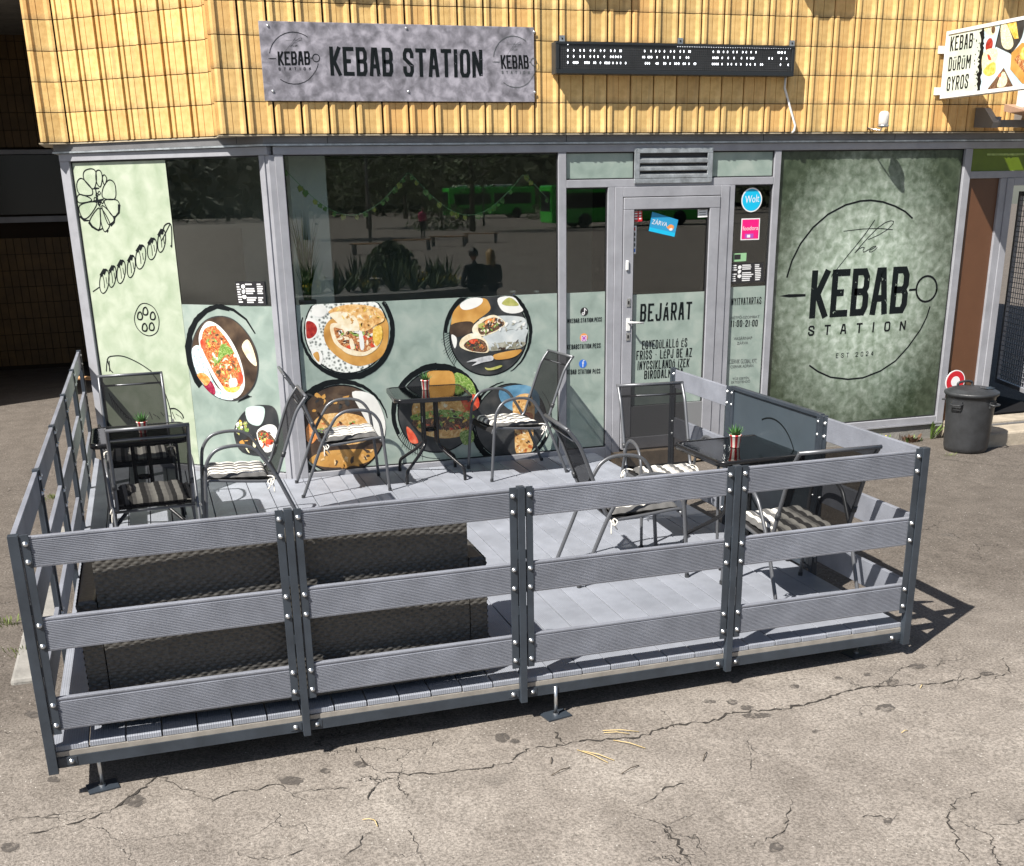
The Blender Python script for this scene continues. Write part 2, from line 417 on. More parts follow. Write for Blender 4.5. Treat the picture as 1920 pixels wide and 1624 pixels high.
# condensed block capitals as strokes in a unit box
G = {
'A': [[(0,0),(.33,1),(.67,1),(1,0)],[(.14,.32),(.86,.32)]],
'B': [[(0,0),(0,1),(.8,1),(1,.86),(1,.63),(.82,.51),(0,.51)],[(.82,.51),(1,.40),(1,.14),(.8,0),(0,0)]],
'C': [[(1,.72),(1,.86),(.8,1),(.2,1),(0,.86),(0,.14),(.2,0),(.8,0),(1,.14),(1,.28)]],
'D': [[(0,0),(0,1),(.75,1),(1,.84),(1,.16),(.75,0),(0,0)]],
'E': [[(1,1),(0,1),(0,0),(1,0)],[(0,.51),(.82,.51)]],
'F': [[(1,1),(0,1),(0,0)],[(0,.51),(.82,.51)]],
'G': [[(1,.74),(1,.86),(.8,1),(.2,1),(0,.86),(0,.14),(.2,0),(.8,0),(1,.14),(1,.46),(.55,.46)]],
'H': [[(0,0),(0,1)],[(1,0),(1,1)],[(0,.5),(1,.5)]],
'I': [[(.5,0),(.5,1)]],
'J': [[(1,1),(1,.14),(.8,0),(.2,0),(0,.14),(0,.3)]],
'K': [[(0,0),(0,1)],[(1,1),(.32,.5),(1,0)],[(0,.5),(.4,.5)]],
'L': [[(0,1),(0,0),(1,0)]],
'M': [[(0,0),(0,1),(.5,.35),(1,1),(1,0)]],
'N': [[(0,0),(0,1),(1,0),(1,1)]],
'O': [[(.5,1),(.2,1),(0,.86),(0,.14),(.2,0),(.8,0),(1,.14),(1,.86),(.8,1),(.5,1)]],
'P': [[(0,0),(0,1),(.8,1),(1,.86),(1,.58),(.8,.44),(0,.44)]],
'R': [[(0,0),(0,1),(.8,1),(1,.86),(1,.6),(.8,.47),(0,.47)],[(.5,.47),(1,0)]],
'S': [[(1,.76),(1,.86),(.8,1),(.2,1),(0,.86),(0,.66),(1,.36),(1,.14),(.8,0),(.2,0),(0,.14),(0,.26)]],
'T': [[(0,1),(1,1)],[(.5,1),(.5,0)]],
'U': [[(0,1),(0,.14),(.2,0),(.8,0),(1,.14),(1,1)]],
'V': [[(0,1),(.5,0),(1,1)]],
'Y': [[(0,1),(.5,.48),(1,1)],[(.5,.48),(.5,0)]],
'Z': [[(0,1),(1,1),(0,0),(1,0)]],
'0': [[(.5,1),(.2,1),(0,.86),(0,.14),(.2,0),(.8,0),(1,.14),(1,.86),(.8,1),(.5,1)]],
'1': [[(.1,.82),(.5,1),(.5,0)]],
'2': [[(0,.76),(0,.86),(.2,1),(.8,1),(1,.86),(1,.6),(0,.1),(0,0),(1,0)]],
'3': [[(0,.86),(.2,1),(.8,1),(1,.86),(1,.62),(.8,.5),(.4,.5)],[(.8,.5),(1,.38),(1,.14),(.8,0),(.2,0),(0,.14)]],
'4': [[(.8,0),(.8,1),(0,.3),(1,.3)]],
'5': [[(1,1),(0,1),(0,.55),(.8,.55),(1,.42),(1,.14),(.8,0),(0,0)]],
'-': [[(.1,.48),(.9,.48)]],
'.': [[(.5,0),(.5,.06)]],
':': [[(.5,.2),(.5,.28)],[(.5,.62),(.5,.70)]],
'@': [[(.7,.3),(.3,.3),(.3,.65),(.7,.65),(.7,.3),(1,.3),(1,.86),(.8,1),(.2,1),(0,.86),(0,.14),(.2,0),(1,0)]],
'!': [[(.5,.3),(.5,1)],[(.5,0),(.5,.08)]],
}
ACC = {'Á':'A','É':'E','Í':'I','Ó':'O','Ö':'O','Ő':'O','Ú':'U','Ü':'U','Ű':'U'}
NARROW = {'I':.42,'1':.6,'.':.35,':':.35,'!':.4,'M':1.35,' ':.55,'-':.7,'@':1.2}
def text(pr, st, bl, br, tl, mt, weight=.2, gap=.14, cw=.46, sans=False):
    """letters of a line of writing; bl, br, tl are where the line's corners stand on the print's plane"""
    bl, br, tl = Vector(bl), Vector(br), Vector(tl)
    W = []
    for ch in st:
        W.append(cw*NARROW.get(ACC.get(ch, ch), 1.0))
    tot = sum(W) + gap*cw*2.2*(len(st)-1)
    u = (br-bl)/tot; v = tl-bl
    sc = min(v.length*weight, .33*cw*u.length); weight = sc/v.length
    x = 0.0
    for ch, w_ in zip(st, W):
        b = ACC.get(ch, ch); top = .76 if b != ch else 1.0
        hw = weight/2; hx = min(w_*.45, hw*v.length/max(1e-6, u.length))
        for pl in G.get(b, []):
            pts = []
            for (a, c) in pl:
                X = x + hx + a*max(0, w_-2*hx); Y = top*(hw + c*(1-2*hw)) if top < 1 else hw + c*(1-2*hw)
                if c == 0: Y = hw if len(pl) > 2 and pl.count((a, c)) else Y
                pts.append(bl + u*X + v*Y)
            # strokes that end on the base or cap line reach it
            def ext(i, j):
                d = (pts[i]-pts[j])
                if d.length > 1e-6: pts[i] = pts[i] + d.normalized()*sc*.5
            if len(pts) >= 2 and b not in 'O0':
                for i, j in ((0,1), (-1,-2)):
                    a, c = pl[i]
                    if c in (0,1) or a == 1 or (a == 0 and b in 'CGSJ235'): ext(i, j)
            pr.stroke(pts, sc*(.9 if top < 1 else 1), mt)
        if b != ch:
            cx = x + w_/2
            if ch in 'ÁÉÍÓÚ': pr.stroke([bl+u*(cx-.02)+v*.84, bl+u*(cx+.07)+v*1.02], sc*.75, mt)
            elif ch in 'ŐŰ':
                for o_ in (-.09, .04): pr.stroke([bl+u*(cx+o_)+v*.84, bl+u*(cx+o_+.07)+v*1.02], sc*.6, mt)
            else:
                for o_ in (-.09, .09): pr.stroke([bl+u*(cx+o_)+v*.86, bl+u*(cx+o_)+v*.98], sc*.8, mt)
        x += w_ + gap*cw*2.2
def ptext(pr, st, bl, br, tl, mt, **k): text(pr, st, pr.px(*bl), pr.px(*br), pr.px(*tl), mt, **k)

_font_cache = {}
def sans(pr, st, bl, br, tl, mt, spacing=1.0):
    """a line in the plain sans face, fitted to the corners bl, br, tl (pixels)"""
    key = (st, spacing)
    if key not in _font_cache:
        cu = bpy.data.curves.new('lettering', 'FONT'); cu.body = st; cu.size = 1; cu.space_character = spacing; cu.resolution_u = 3
        o = bpy.data.objects.new('lettering', cu); C.objects.link(o)
        dg = bpy.context.evaluated_depsgraph_get(); ev = o.evaluated_get(dg); me = ev.to_mesh()
        vs = [tuple(v.co) for v in me.vertices]; fs = [tuple(p.vertices) for p in me.polygons]
        ev.to_mesh_clear(); bpy.data.objects.remove(o); bpy.data.curves.remove(cu)
        _font_cache[key] = (vs, fs)
    vs, fs = _font_cache[key]
    if not vs: return
    x0 = min(v[0] for v in vs); x1 = max(v[0] for v in vs); y0 = 0; y1 = max(v[1] for v in vs)
    B, Rr, T = pr.px(*bl), pr.px(*br), pr.px(*tl); h = pr.h()
    pts = [pr.P3(B + (Rr-B)*((x-x0)/(x1-x0)) + (T-B)*((y-y0)/(y1-y0)), h) for x, y, z in vs]
    pr.mb.add(pts, fs, pr.mi(mt))

# ------------------------------------------------------------------ ground
def gz(x, y):
    s_ = max(.4, min(1.4, 1.4 - .2174*(x+1.6)))
    return .015*max(-6, min(2.0, y))*s_
def asphalt_mat():
    m_ = bpy.data.materials.new('old_asphalt'); m_.use_nodes = True
    n = m_.node_tree.nodes; l = m_.node_tree.links; b = n['Principled BSDF']
    ge = n.new('ShaderNodeNewGeometry'); pos = ge.outputs['Position']
    def nz(sc, det=6, ro=.6, dist=0):
        t = n.new('ShaderNodeTexNoise'); t.inputs['Scale'].default_value = sc; t.inputs['Detail'].default_value = det; t.inputs['Roughness'].default_value = ro; t.inputs['Distortion'].default_value = dist
        l.new(pos, t.inputs['Vector']); return t
    def ramp(src, stops):
        r_ = n.new('ShaderNodeValToRGB'); e = r_.color_ramp.elements
        for i, (p_, c_) in enumerate(stops):
            if i < 2: e[i].position = p_; e[i].color = (*c_, 1)
            else: x = e.new(p_); x.color = (*c_, 1)
        l.new(src, r_.inputs[0]); return r_.outputs[0]
    def mix(f, a, c_, mode='MIX'):
        x = n.new('ShaderNodeMix'); x.data_type = 'RGBA'; x.blend_type = mode
        if isinstance(f, float): x.inputs[0].default_value = f
        else: l.new(f, x.inputs[0])
        l.new(a, x.inputs[6])
        if isinstance(c_, tuple): x.inputs[7].default_value = (*c_, 1)
        else: l.new(c_, x.inputs[7])
        return x.outputs[2]
    base = ramp(nz(1.1, 8).outputs[0], [(.3,(.235,.211,.189)),(.5,(.285,.258,.231)),(.72,(.335,.307,.277))])
    # the older, darker surfacing near the buildings
    sy = n.new('ShaderNodeSeparateXYZ'); l.new(pos, sy.inputs[0])
    wn = nz(.8, 6, .65); wm = n.new('ShaderNodeMath'); wm.operation = 'MULTIPLY_ADD'; wm.inputs[1].default_value = 3.0; l.new(wn.outputs[0], wm.inputs[0]); l.new(sy.outputs['Y'], wm.inputs[2])
    old = n.new('ShaderNodeMapRange'); old.inputs[1].default_value = -3.6; old.inputs[2].default_value = -1.9; l.new(wm.outputs[0], old.inputs[0])
    base = mix(old.outputs[0], base, (.145,.128,.113))
    base = mix(.55, base, ramp(nz(4.5, 8, .7).outputs[0], [(.34,(.62,.60,.58)),(.62,(1.12,1.11,1.10))]), 'MULTIPLY')
    gr = ramp(nz(75, 3, .7).outputs[0], [(.33,(.50,.49,.47)),(.62,(1.16,1.15,1.13))])
    c1 = mix(1.0, base, gr, 'MULTIPLY')
    # pale and dark grains of aggregate
    vo = n.new('ShaderNodeTexVoronoi'); vo.inputs['Scale'].default_value = 42; l.new(pos, vo.inputs['Vector'])
    peb = ramp(vo.outputs['Distance'], [(.10,(1,1,1)),(.17,(0,0,0))])
    sel = n.new('ShaderNodeSeparateColor'); l.new(vo.outputs['Color'], sel.inputs[0])
    sg = n.new('ShaderNodeMath'); sg.operation = 'GREATER_THAN'; sg.inputs[1].default_value = .86; l.new(sel.outputs[0], sg.inputs[0])
    pm = n.new('ShaderNodeMath'); pm.operation = 'MULTIPLY'; l.new(peb, pm.inputs[0]); l.new(sg.outputs[0], pm.inputs[1])
    c2 = mix(pm.outputs[0], c1, (.55,.52,.47))
    sd = n.new('ShaderNodeMath'); sd.operation = 'LESS_THAN'; sd.inputs[1].default_value = .13; l.new(sel.outputs[1], sd.inputs[0])
    pd = n.new('ShaderNodeMath'); pd.operation = 'MULTIPLY'; l.new(peb, pd.inputs[0]); l.new(sd.outputs[0], pd.inputs[1])
    c2 = mix(pd.outputs[0], c2, (.055,.05,.045))
    # hairline crazing
    wv = nz(2.2, 5, .6)
    va = n.new('ShaderNodeVectorMath'); va.operation = 'MULTIPLY_ADD'; va.inputs[1].default_value = (.55,.55,.55); l.new(wv.outputs['Color'], va.inputs[0]); l.new(pos, va.inputs[2])
    vc = n.new('ShaderNodeTexVoronoi'); vc.feature = 'DISTANCE_TO_EDGE'; vc.inputs['Scale'].default_value = 1.7; l.new(va.outputs[0], vc.inputs['Vector'])
    ck = ramp(vc.outputs['Distance'], [(.0,(1,1,1)),(.007,(0,0,0))])
    mk = ramp(nz(1.3, 3).outputs[0], [(.55,(0,0,0)),(.66,(1,1,1))])
    cm = n.new('ShaderNodeMath'); cm.operation = 'MULTIPLY'; l.new(ck, cm.inputs[0]); l.new(mk, cm.inputs[1])
    cf = n.new('ShaderNodeMath'); cf.operation = 'MULTIPLY'; cf.inputs[1].default_value = .75; l.new(cm.outputs[0], cf.inputs[0])
    c3 = mix(cf.outputs[0], c2, (.05,.043,.037))
    st = ramp(nz(2.6, 2, .5).outputs[0], [(.70,(0,0,0)),(.76,(.45,.45,.45))])
    c4 = mix(st, c3, (.10,.09,.08))
    l.new(c4, b.inputs['Base Color']); b.inputs['Roughness'].default_value = .92; b.inputs['Specular IOR Level'].default_value = .25
    b1 = nz(160, 3, .6); b2 = nz(9, 6, .6)
    hh = n.new('ShaderNodeMath'); hh.operation = 'MULTIPLY_ADD'; hh.inputs[1].default_value = .35; l.new(b1.outputs[0], hh.inputs[0]); l.new(b2.outputs[0], hh.inputs[2])
    h2 = n.new('ShaderNodeMath'); h2.operation = 'SUBTRACT'; l.new(hh.outputs[0], h2.inputs[0]); l.new(cm.outputs[0], h2.inputs[1])
    bp = n.new('ShaderNodeBump'); bp.inputs['Strength'].default_value = .8; bp.inputs['Distance'].default_value = .02
    l.new(h2.outputs[0], bp.inputs['Height']); l.new(bp.outputs[0], b.inputs['Normal'])
    return m_
M['asphalt'] = asphalt_mat()
xs = [-400,-150,-60,-25,-12] + [-8+.5*i for i in range(43)] + [16,25,60,150,400]
ys = [-400,-160,-80,-40,-20,-14,-10] + [-8+.4*i for i in range(46)] + [14,30,100]
mb = MB()
vs_ = [(x, y, gz(x, y)) for y in ys for x in xs]
nx = len(xs)
mb.add(vs_, [(j*nx+i, j*nx+i+1, (j+1)*nx+i+1, (j+1)*nx+i) for j in range(len(ys)-1) for i in range(nx-1)], 0, True)
ground = tag(mb.build('ground', M['asphalt']), kind='structure')
def ghit(u, v):
    p = on_z(u, v, 0)
    for _ in range(6): p = on_z(u, v, gz(p.x, p.y))
    return p
M['crack'] = mat('crack_dirt', (.035,.03,.025), .95, var=.4, vscale=30)
M['stain'] = mat('oil_stain', (.085,.075,.066), .8, var=.2, vscale=25)
_n = M['stain'].node_tree.nodes; _l = M['stain'].node_tree.links; _t = _n.new('ShaderNodeTexNoise'); _t.inputs['Scale'].default_value = 38; _t.inputs['Detail'].default_value = 4
_g = _n.new('ShaderNodeNewGeometry'); _l.new(_g.outputs['Position'], _t.inputs['Vector']); _r = _n.new('ShaderNodeMapRange'); _r.inputs[1].default_value = .38; _r.inputs[2].default_value = .56; _r.inputs[3].default_value = .15; _r.inputs[4].default_value = .85
_l.new(_t.outputs[0], _r.inputs[0]); _l.new(_r.outputs[0], _n['Principled BSDF'].inputs['Alpha'])
rc = random.Random(5)
def crack(pts, wd):
    P = [ghit(*p) for p in pts]; out = []
    for a, b in zip(P, P[1:]):
        k = max(2, int((b-a).length/.022))
        for i in range(k):
            q = a.lerp(b, i/k); out.append(q + Vector((rc.uniform(-.015,.015), rc.uniform(-.015,.015), 0)))
    out.append(P[-1])
    L = []; Rr = []
    for i, q in enumerate(out):
        t = (out[min(i+1, len(out)-1)] - out[max(i-1, 0)]); t.z = 0; t.normalize(); nn = Vector((-t.y, t.x, 0))
        f = math.sin(math.pi*min(1, (i+1)/len(out)*.92+.05))
        ww = wd*(.12 + 1.25*rc.random()**1.6)*(.25+.75*f)
        q = Vector((q.x, q.y, gz(q.x, q.y) + .004))
        L.append(q + nn*ww/2); Rr.append(q - nn*ww/2)
    k = len(L); b_ = MB(); b_.add(L+Rr, [(i, k+i, k+i+1, i+1) for i in range(k-1)])
    b_.build('crack', M['crack'], ground)
for pts, wd in [
    ([(960,1428),(985,1405),(1050,1398),(1120,1388),(1200,1382),(1262,1362),(1340,1352),(1362,1340),(1400,1335),(1460,1332),(1530,1318),(1580,1300),(1625,1290),(1720,1284),(1800,1276),(1870,1264)], .016),
    ([(960,1428),(900,1442),(830,1450),(760,1452),(712,1448)], .011), ([(712,1448),(705,1475),(690,1500)], .012), ([(712,1448),(680,1425),(660,1395)], .008),
    ([(300,1455),(262,1480),(235,1502),(200,1525),(150,1540),(95,1556),(40,1570)], .016),
    ([(300,1455),(340,1480),(400,1502),(430,1490),(520,1472),(548,1488),(570,1500)], .007), ([(548,1488),(620,1480),(690,1475)], .006),
    ([(1042,1372),(1048,1388),(1060,1396)], .014), ([(1265,1362),(1250,1345),(1238,1333)], .010),
    ([(1190,1510),(1225,1498),(1250,1478),(1300,1466)], .008), ([(1240,1548),(1262,1570),(1280,1600),(1296,1624)], .010),
    ([(560,1600),(530,1608),(480,1612),(445,1600)], .006), ([(690,1560),(670,1585),(645,1612)], .007), ([(770,1555),(780,1590),(795,1624)], .007),
    ([(1840,1485),(1790,1505),(1780,1540),(1800,1590),(1818,1618)], .010), ([(1620,1530),(1665,1535),(1700,1528)], .006),
    ([(1480,1500),(1475,1550),(1440,1575),(1400,1590)], .006), ([(10,1538),(70,1530),(130,1540)], .006),
    ([(1880,1236),(1890,1262),(1860,1275)], .009), ([(820,1390),(800,1410),(778,1440)], .006), ([(1400,1378),(1405,1420),(1410,1450)], .006),
    ([(60,1540),(150,1520),(220,1498)], .005), ([(1760,860),(1820,868),(1920,878)], .010)]:
    crack(pts, wd)
for (u, v, a, b) in [(545,1464,24,9),(255,1502,22,11),(940,1383,14,9),(965,1390,9,5),(675,1434,14,6),(610,1446,10,5),(1373,1317,11,6),(1400,1328,12,5),(1418,1342,28,5),(1673,1279,12,6),(1720,1250,16,5),(1660,1328,18,7),(1455,1590,14,10),(1330,1316,14,3),(1850,1264,14,4),(1625,1265,8,3),(1490,1288,9,4),(20,1590,18,9),(100,1462,12,6),(60,1340,14,7),(1570,1272,9,3),(1530,1372,8,3),(1665,1540,9,6)]:
    c0 = ghit(u, v); ax = ghit(u+a, v)-c0; ay = ghit(u, v+b)-c0; b_ = MB(); pts = []
    for i in range(18):
        t = 2*math.pi*i/18; r_ = 1 + .35*(rc.random()-.5)
        q = c0 + ax*math.cos(t)*r_ + ay*math.sin(t)*r_
        pts.append((q.x, q.y, gz(q.x, q.y) + .003))
    b_.poly(pts); b_.build('stain', M['stain'], ground)

# ------------------------------------------------------------------ the building
ZD = .163                                     # deck top
ZB, ZT, ZF = .203, 2.750, 2.812               # glass bottom, glass top, frame top
bld = thing('shop_building', 'corner shop building clad in yellow ribbed tiles above grey framed shop windows', 'building')
CN = Vector((-.117, 0, 0)); OD = Vector((-.765, .644, 0)).normalized(); ON = Vector((-.644, -.765, 0)).normalized()
OL = 2.03                                     # length of the slanting window front
PA = (-.470, -.088); PE = (-.470, .219); PB = (-1.600, 1.170); PC = (-1.838, 1.170)

def wallpoly(name, pts, z0, z1, mt):
    b = MB(); b.prism([(x, y, z0) for x, y in pts], (0,0,z1-z0)); return b.build(name, mt, bld, fix=True)
# upper wall (behind the tiles)
wallpoly('upper_wall', [(9.5,-.070),(-.452,-.070),(-.452,.228),(-1.590,1.188),(-1.820,1.188),(-1.820,9),(9.5,9)], 2.893, 9.0, M['tile_dark'])
# tiles: one object per tile
prof = [(.0055,-.010),(.0062,.003),(.024,.015),(.046,.015),(.0475,.0005),(.1030,.0005),(.1038,-.007),(.1072,-.007),(.1080,.0005),(.158,.0005),(.184,.015),(.2005,.015),(.2012,-.010)]
def tile_mesh(wd, ht):
    k = wd/.211; b = MB()
    P = [(x*k, -o-.004) for x, o in prof]
    fr = [(x, y, 0) for x, y in P] + [(.2012*k, .012, 0), (.0055*k, .012, 0)]
    b.prism(fr, (0,0,ht)); me = b.mesh('tile', M['tile'])
    bm = bmesh.new(); bm.from_mesh(me); bmesh.ops.recalc_face_normals(bm, faces=bm.faces); bm.to_mesh(me); bm.free()
    return me
ROW = .2285; Z0T = 2.897
tm = {}
def tile_run(p0, p1, rows, flip=False):
    p0 = Vector((*p0, 0)); p1 = Vector((*p1, 0)); L = (p1-p0).length; k = max(1, round(L/.211)); wd = L/k
    key = round(wd, 4)
    if key not in tm: tm[key] = tile_mesh(wd, ROW-.006)
    a = math.atan2((p1-p0).y, (p1-p0).x)
    for r_ in range(rows):
        for i in range(k):
            o = link('tile', tm[key], bld)
            q = p0.lerp(p1, i/k)
            o.location = (q.x, q.y, Z0T + r_*ROW + .003)
            o.rotation_euler = (0, 0, a + rc.uniform(-.004,.004))
tile_run(PA, (7.54, -.088), 6)
tile_run(PE, PA, 6)
tile_run(PB, PE, 6)
tile_run(PC, PB, 6)
# fins higher up the wall that throw the slanting shades on the tiles
for xl in (.12, 2.20, 4.24, 6.30):
    b = MB(); b.box(xl, xl+.41, -.31, -.07, 4.29, 5.6); b.build('wall_fin', M['concrete_grey'], bld)
# mortar lip and flashing under the tiles
b = MB(); b.prism([(9.4,-.096,2.884),(-.478,-.096,2.884),(-.478,.212,2.884),(-1.606,1.162,2.884),(-1.846,1.162,2.884),(-1.846,1.9,2.884),(9.4,1.9,2.884)], (0,0,.009)); b.build('soffit', M['lip'], bld, fix=True)
b = MB(); b.prism([(9.4,-.050,ZF+.018),(-.145,-.050,ZF+.018),(CN.x+OD.x*(OL+.06)+ON.x*.05, CN.y+OD.y*(OL+.06)+ON.y*.05,ZF+.018),(-1.70,1.9,ZF+.018),(9.4,1.9,ZF+.018)], (0,0,.054)); b.build('flashing', M['flashing'], bld, fix=True)
b = MB(); b.prism([(9.4,-.058,ZF+.002),(-.148,-.058,ZF+.002),(CN.x+OD.x*(OL+.07)+ON.x*.058, CN.y+OD.y*(OL+.07)+ON.y*.058,ZF+.002),(-1.72,1.9,ZF+.002),(9.4,1.9,ZF+.002)], (0,0,.014)); b.build('drip_edge', M['galv'], bld, fix=True)
b = MB()
for x in (-.35, .35, 2.35, 4.20, 5.55):
    b.box(x, x+.004, -.0525, -.049, ZF+.019, ZF+.070)
b.build('flashing_seam', M['frame_dark'], bld)
# plinth under the right-hand panel
b = MB(); b.box(4.30, 6.46, -.020, .25, -.12, .150); b.build('plinth', M['concrete_grey'], bld)
b = MB(); b.box(4.38, 6.43, -.045, -.021, .150, .166); b.build('sill_strip', M['frame'], bld)

# frames ------------------------------------------------------------
def bar(name, x0, x1, z0, z1, y0=-.032, y1=.03, mt='frame', parent=None):
    b = MB(); b.box(x0, x1, y0, y1, z0, z1); o = b.build(name, M[mt], parent or bld); bevel(o, .003, 1); return o
bar('frame_rail', -.075, 7.9, ZT, ZF-.001, -.036)
bar('frame_rail', .0, 2.287, .10, ZB)
bar('mullion', -.068, -.001, .10, ZT-.001)
bar('mullion', 2.288, 2.358, .10, ZT-.001)
bar('frame_rail', 2.3595, 4.338, 2.467, 2.530)
bar('mullion', 2.741, 2.802, .10, 2.466)
bar('door_jamb', 2.803, 2.878, .10, 2.466, -.040)
bar('door_jamb', 3.815, 3.900, .10, 2.466, -.040)
bar('door_jamb', 2.879, 3.814, 2.385, 2.466, -.040)
bar('mullion', 3.901, 3.958, .10, 2.466)
bar('mullion', 4.339, 4.404, .10, ZT-.001)
bar('frame_rail', 2.3595, 2.740, .10, ZB)
bar('frame_rail', 3.959, 4.338, .10, ZB)
bar('frame_rail', 4.4055, 6.354, .166, .226)
bar('mullion', 6.355, 6.434, .12, ZT-.001, -.040)
bar('frame_rail', 6.4355, 7.9, 2.485, 2.549)
bar('mullion', 6.795, 6.868, .15, 2.484)
bar('door_jamb', 6.869, 6.945, .15, 2.484, -.045)
bar('door_jamb', 6.946, 7.9, 2.415, 2.484, -.045)
# corner between the two fronts
b = MB(); b.prism([(-.112,-.022,.10),(-.069,-.022,.10),(-.069,.05,.10),(-.13,.05,.10),(-.16,.005,.10)], (0,0,ZT-.101)); b.build('corner_post', M['frame'], bld, fix=True)
# slanting front
def obar(name, s0, s1, z0, z1, d0=-.032, d1=.03, mt='frame'):
    b = MB(); c = CN + OD*((s0+s1)/2) - ON*((d0+d1)/2); c.z = (z0+z1)/2
    b.obox(c, OD*((s1-s0)/2), ON*((d1-d0)/2), (0,0,(z1-z0)/2)); o = b.build(name, M[mt], bld); bevel(o, .003, 1); return o
obar('frame_rail', -.02, OL+.03, ZT, ZF-.001, -.036)
obar('frame_rail', .065, OL-.071, .10, ZB)
obar('mullion', .012, .064, .10, ZT-.001)
obar('corner_post', OL-.070, OL+.03, -.05, ZT-.001, -.034, .10)
# windows -----------------------------------------------------------
def window(x0, x1, z0, z1, label=None):
    wd = thing('window', None, None); del_keys(wd); wd.parent = bld
    b = MB(); b.box(x0, x1, -.003, .003, z0, z1); b.build('pane', M['glass'], wd)
    b = MB()
    for (a, c, d, e) in ((x0, x1, z1-.010, z1), (x0, x1, z0, z0+.010), (x0, x0+.008, z0+.0101, z1-.0101), (x1-.008, x1, z0+.0101, z1-.0101)):
        b.box(a, c, -.011, -.0031, d, e)
    b.build('gasket', M['frame_dark'], wd)
    if label: wd['label'] = label
    return wd
def del_keys(o):
    for k in ('label', 'category', 'group'):
        if k in o: del o[k]
PL = lambda y: Print((0, y, 0), (0,-1,0))
YD = -.0045                                     # face of the vinyl
def decal(name, wd, x0, x1, z0, z1, mt):
    b = MB(); b.add([(x0,YD,z0),(x1,YD,z0),(x1,YD,z1),(x0,YD,z1)], [(0,1,2,3)]); return b.build(name, mt, wd)
w_main = window(0, 2.2875, ZB, ZT, 'wide shop window with food pictures on its sage vinyl')
zt_main = 1.604
decal('vinyl', w_main, .009, 2.279, ZB+.011, zt_main, M['decal'])
w_sl = window(2.3585, 2.7405, ZB, 2.466, 'narrow side light with social media names')
decal('vinyl', w_sl, 2.367, 2.732, ZB+.011, 1.60, M['decal'])
w_sr = window(3.9585, 4.3385, ZB, 2.466, 'narrow side light with opening hours and stickers')
decal('vinyl', w_sr, 3.967, 4.330, ZB+.011, 1.585, M['decal'])
w_tl = window(2.3585, 2.985, 2.5305, ZT); decal('vinyl', w_tl, 2.367, 2.98, 2.541, ZT-.011, M['decal'])
w_tr = window(3.71, 4.3385, 2.5305, ZT); decal('vinyl', w_tr, 3.715, 4.33, 2.541, ZT-.011, M['decal'])
b = MB(); b.box(2.986, 3.709, -.002, .02, 2.5305, ZT); b.build('vent_backing', M['inner_dark'], bld)
w_big = window(4.4045, 6.3545, .2265, ZT, 'large panel with the round skewer logo on mottled green')
decal('vinyl', w_big, 4.4135, 6.3465, .237, ZT-.011, M['decal_vig'])
b = MB(); b.box(6.4345, 7.9, -.004, .004, 2.5495, ZT); b.build('fascia_panel', M['olive'], bld)
b = MB(); b.box(6.4345, 6.7945, -.006, .012, .15, 2.4845); b.build('brown_panel', M['brown'], bld)
b = MB(); b.box(6.62, 7.8, -.012, -.0045, 2.688, 2.706); b.build('scratch_strip', mat('worn_strip', (.30,.40,.12), .5, var=.3, vscale=20), bld)

# slanting window
wo = thing('window', None, None); del_keys(wo); wo.parent = bld; wo['label'] = 'slanting corner window with line drawings of food'
def oquad(s0, s1, z0, z1, h):
    return [CN + OD*s1 + ON*h + Vector((0,0,z0)), CN + OD*s0 + ON*h + Vector((0,0,z0)), CN + OD*s0 + ON*h + Vector((0,0,z1)), CN + OD*s1 + ON*h + Vector((0,0,z1))]
b = MB(); b.prism(oquad(.065, OL-.071, ZB, ZT-.0005, -.003), ON*.006); b.build('pane', M['glass'], wo, fix=True)
SV = .985
b = MB(); b.poly(oquad(SV, OL-.078, ZB+.01, ZT-.012, .0045)); b.build('vinyl', M['decal_light'], wo)
b = MB(); b.poly(oquad(.072, SV-.002, ZB+.01, 1.598, .0043)); b.build('vinyl', M['decal'], wo)
b = MB(); b.prism(oquad(OL-.079, OL-.0712, ZB, ZT-.001, .0035), ON*.008); b.prism(oquad(.065, OL-.080, ZT-.011, ZT-.001, .0035), ON*.008); b.build('gasket', M['frame_dark'], wo, fix=True)

# interior ------------------------------------------------------------
b = MB()
b.box(-1.6, 7.9, 4.6, 4.7, 0, 2.88)
b.build('back_wall', M['inner_wall'], bld)
b = MB(); b.prism([(-.05,.12,.05),(7.9,.12,.05),(7.9,4.6,.05),(-1.55,4.6,.05),(-1.55,1.42,.05)], (0,0,.08)); b.build('shop_floor', mat('shop_floor', (.16,.16,.16), .5), bld, fix=True)
b = MB(); b.prism([(-.05,.12,2.84),(7.9,.12,2.84),(7.9,4.6,2.84),(-1.55,4.6,2.84),(-1.55,1.42,2.84)], (0,0,.03)); b.build('shop_ceiling', M['inner_wall'], bld, fix=True)
b = MB(); b.box(-1.68, -1.6, 1.42, 9, -.1, 2.88); b.build('side_wall', M['concrete_grey'], bld)
b = MB(); b.box(4.42, 4.50, .05, 4.6, .13, 2.84); b.build('partition_wall', M['inner_dark'], bld)
b = MB(); b.box(6.52, 6.56, .03, 4.6, .13, 2.84); b.build('partition_wall', M['inner_dark'], bld)
b = MB(); b.box(4.501, 6.519, .06, .10, .13, 2.84); b.build('partition_wall', M['inner_dark'], bld)
b = MB(); b.box(6.561, 7.9, 1.10, 1.14, .166, 2.84); b.build('partition_wall', M['void'], bld)  # black lining added behind the open doorway to darken it, floor and ceiling too
b = MB(); b.box(6.561, 7.9, .06, 1.099, .1661, .178); b.build('shade_floor', M['void'], bld)
b = MB(); b.box(6.561, 7.9, .06, 1.099, 2.50, 2.53); b.build('shade_ceiling', M['void'], bld)
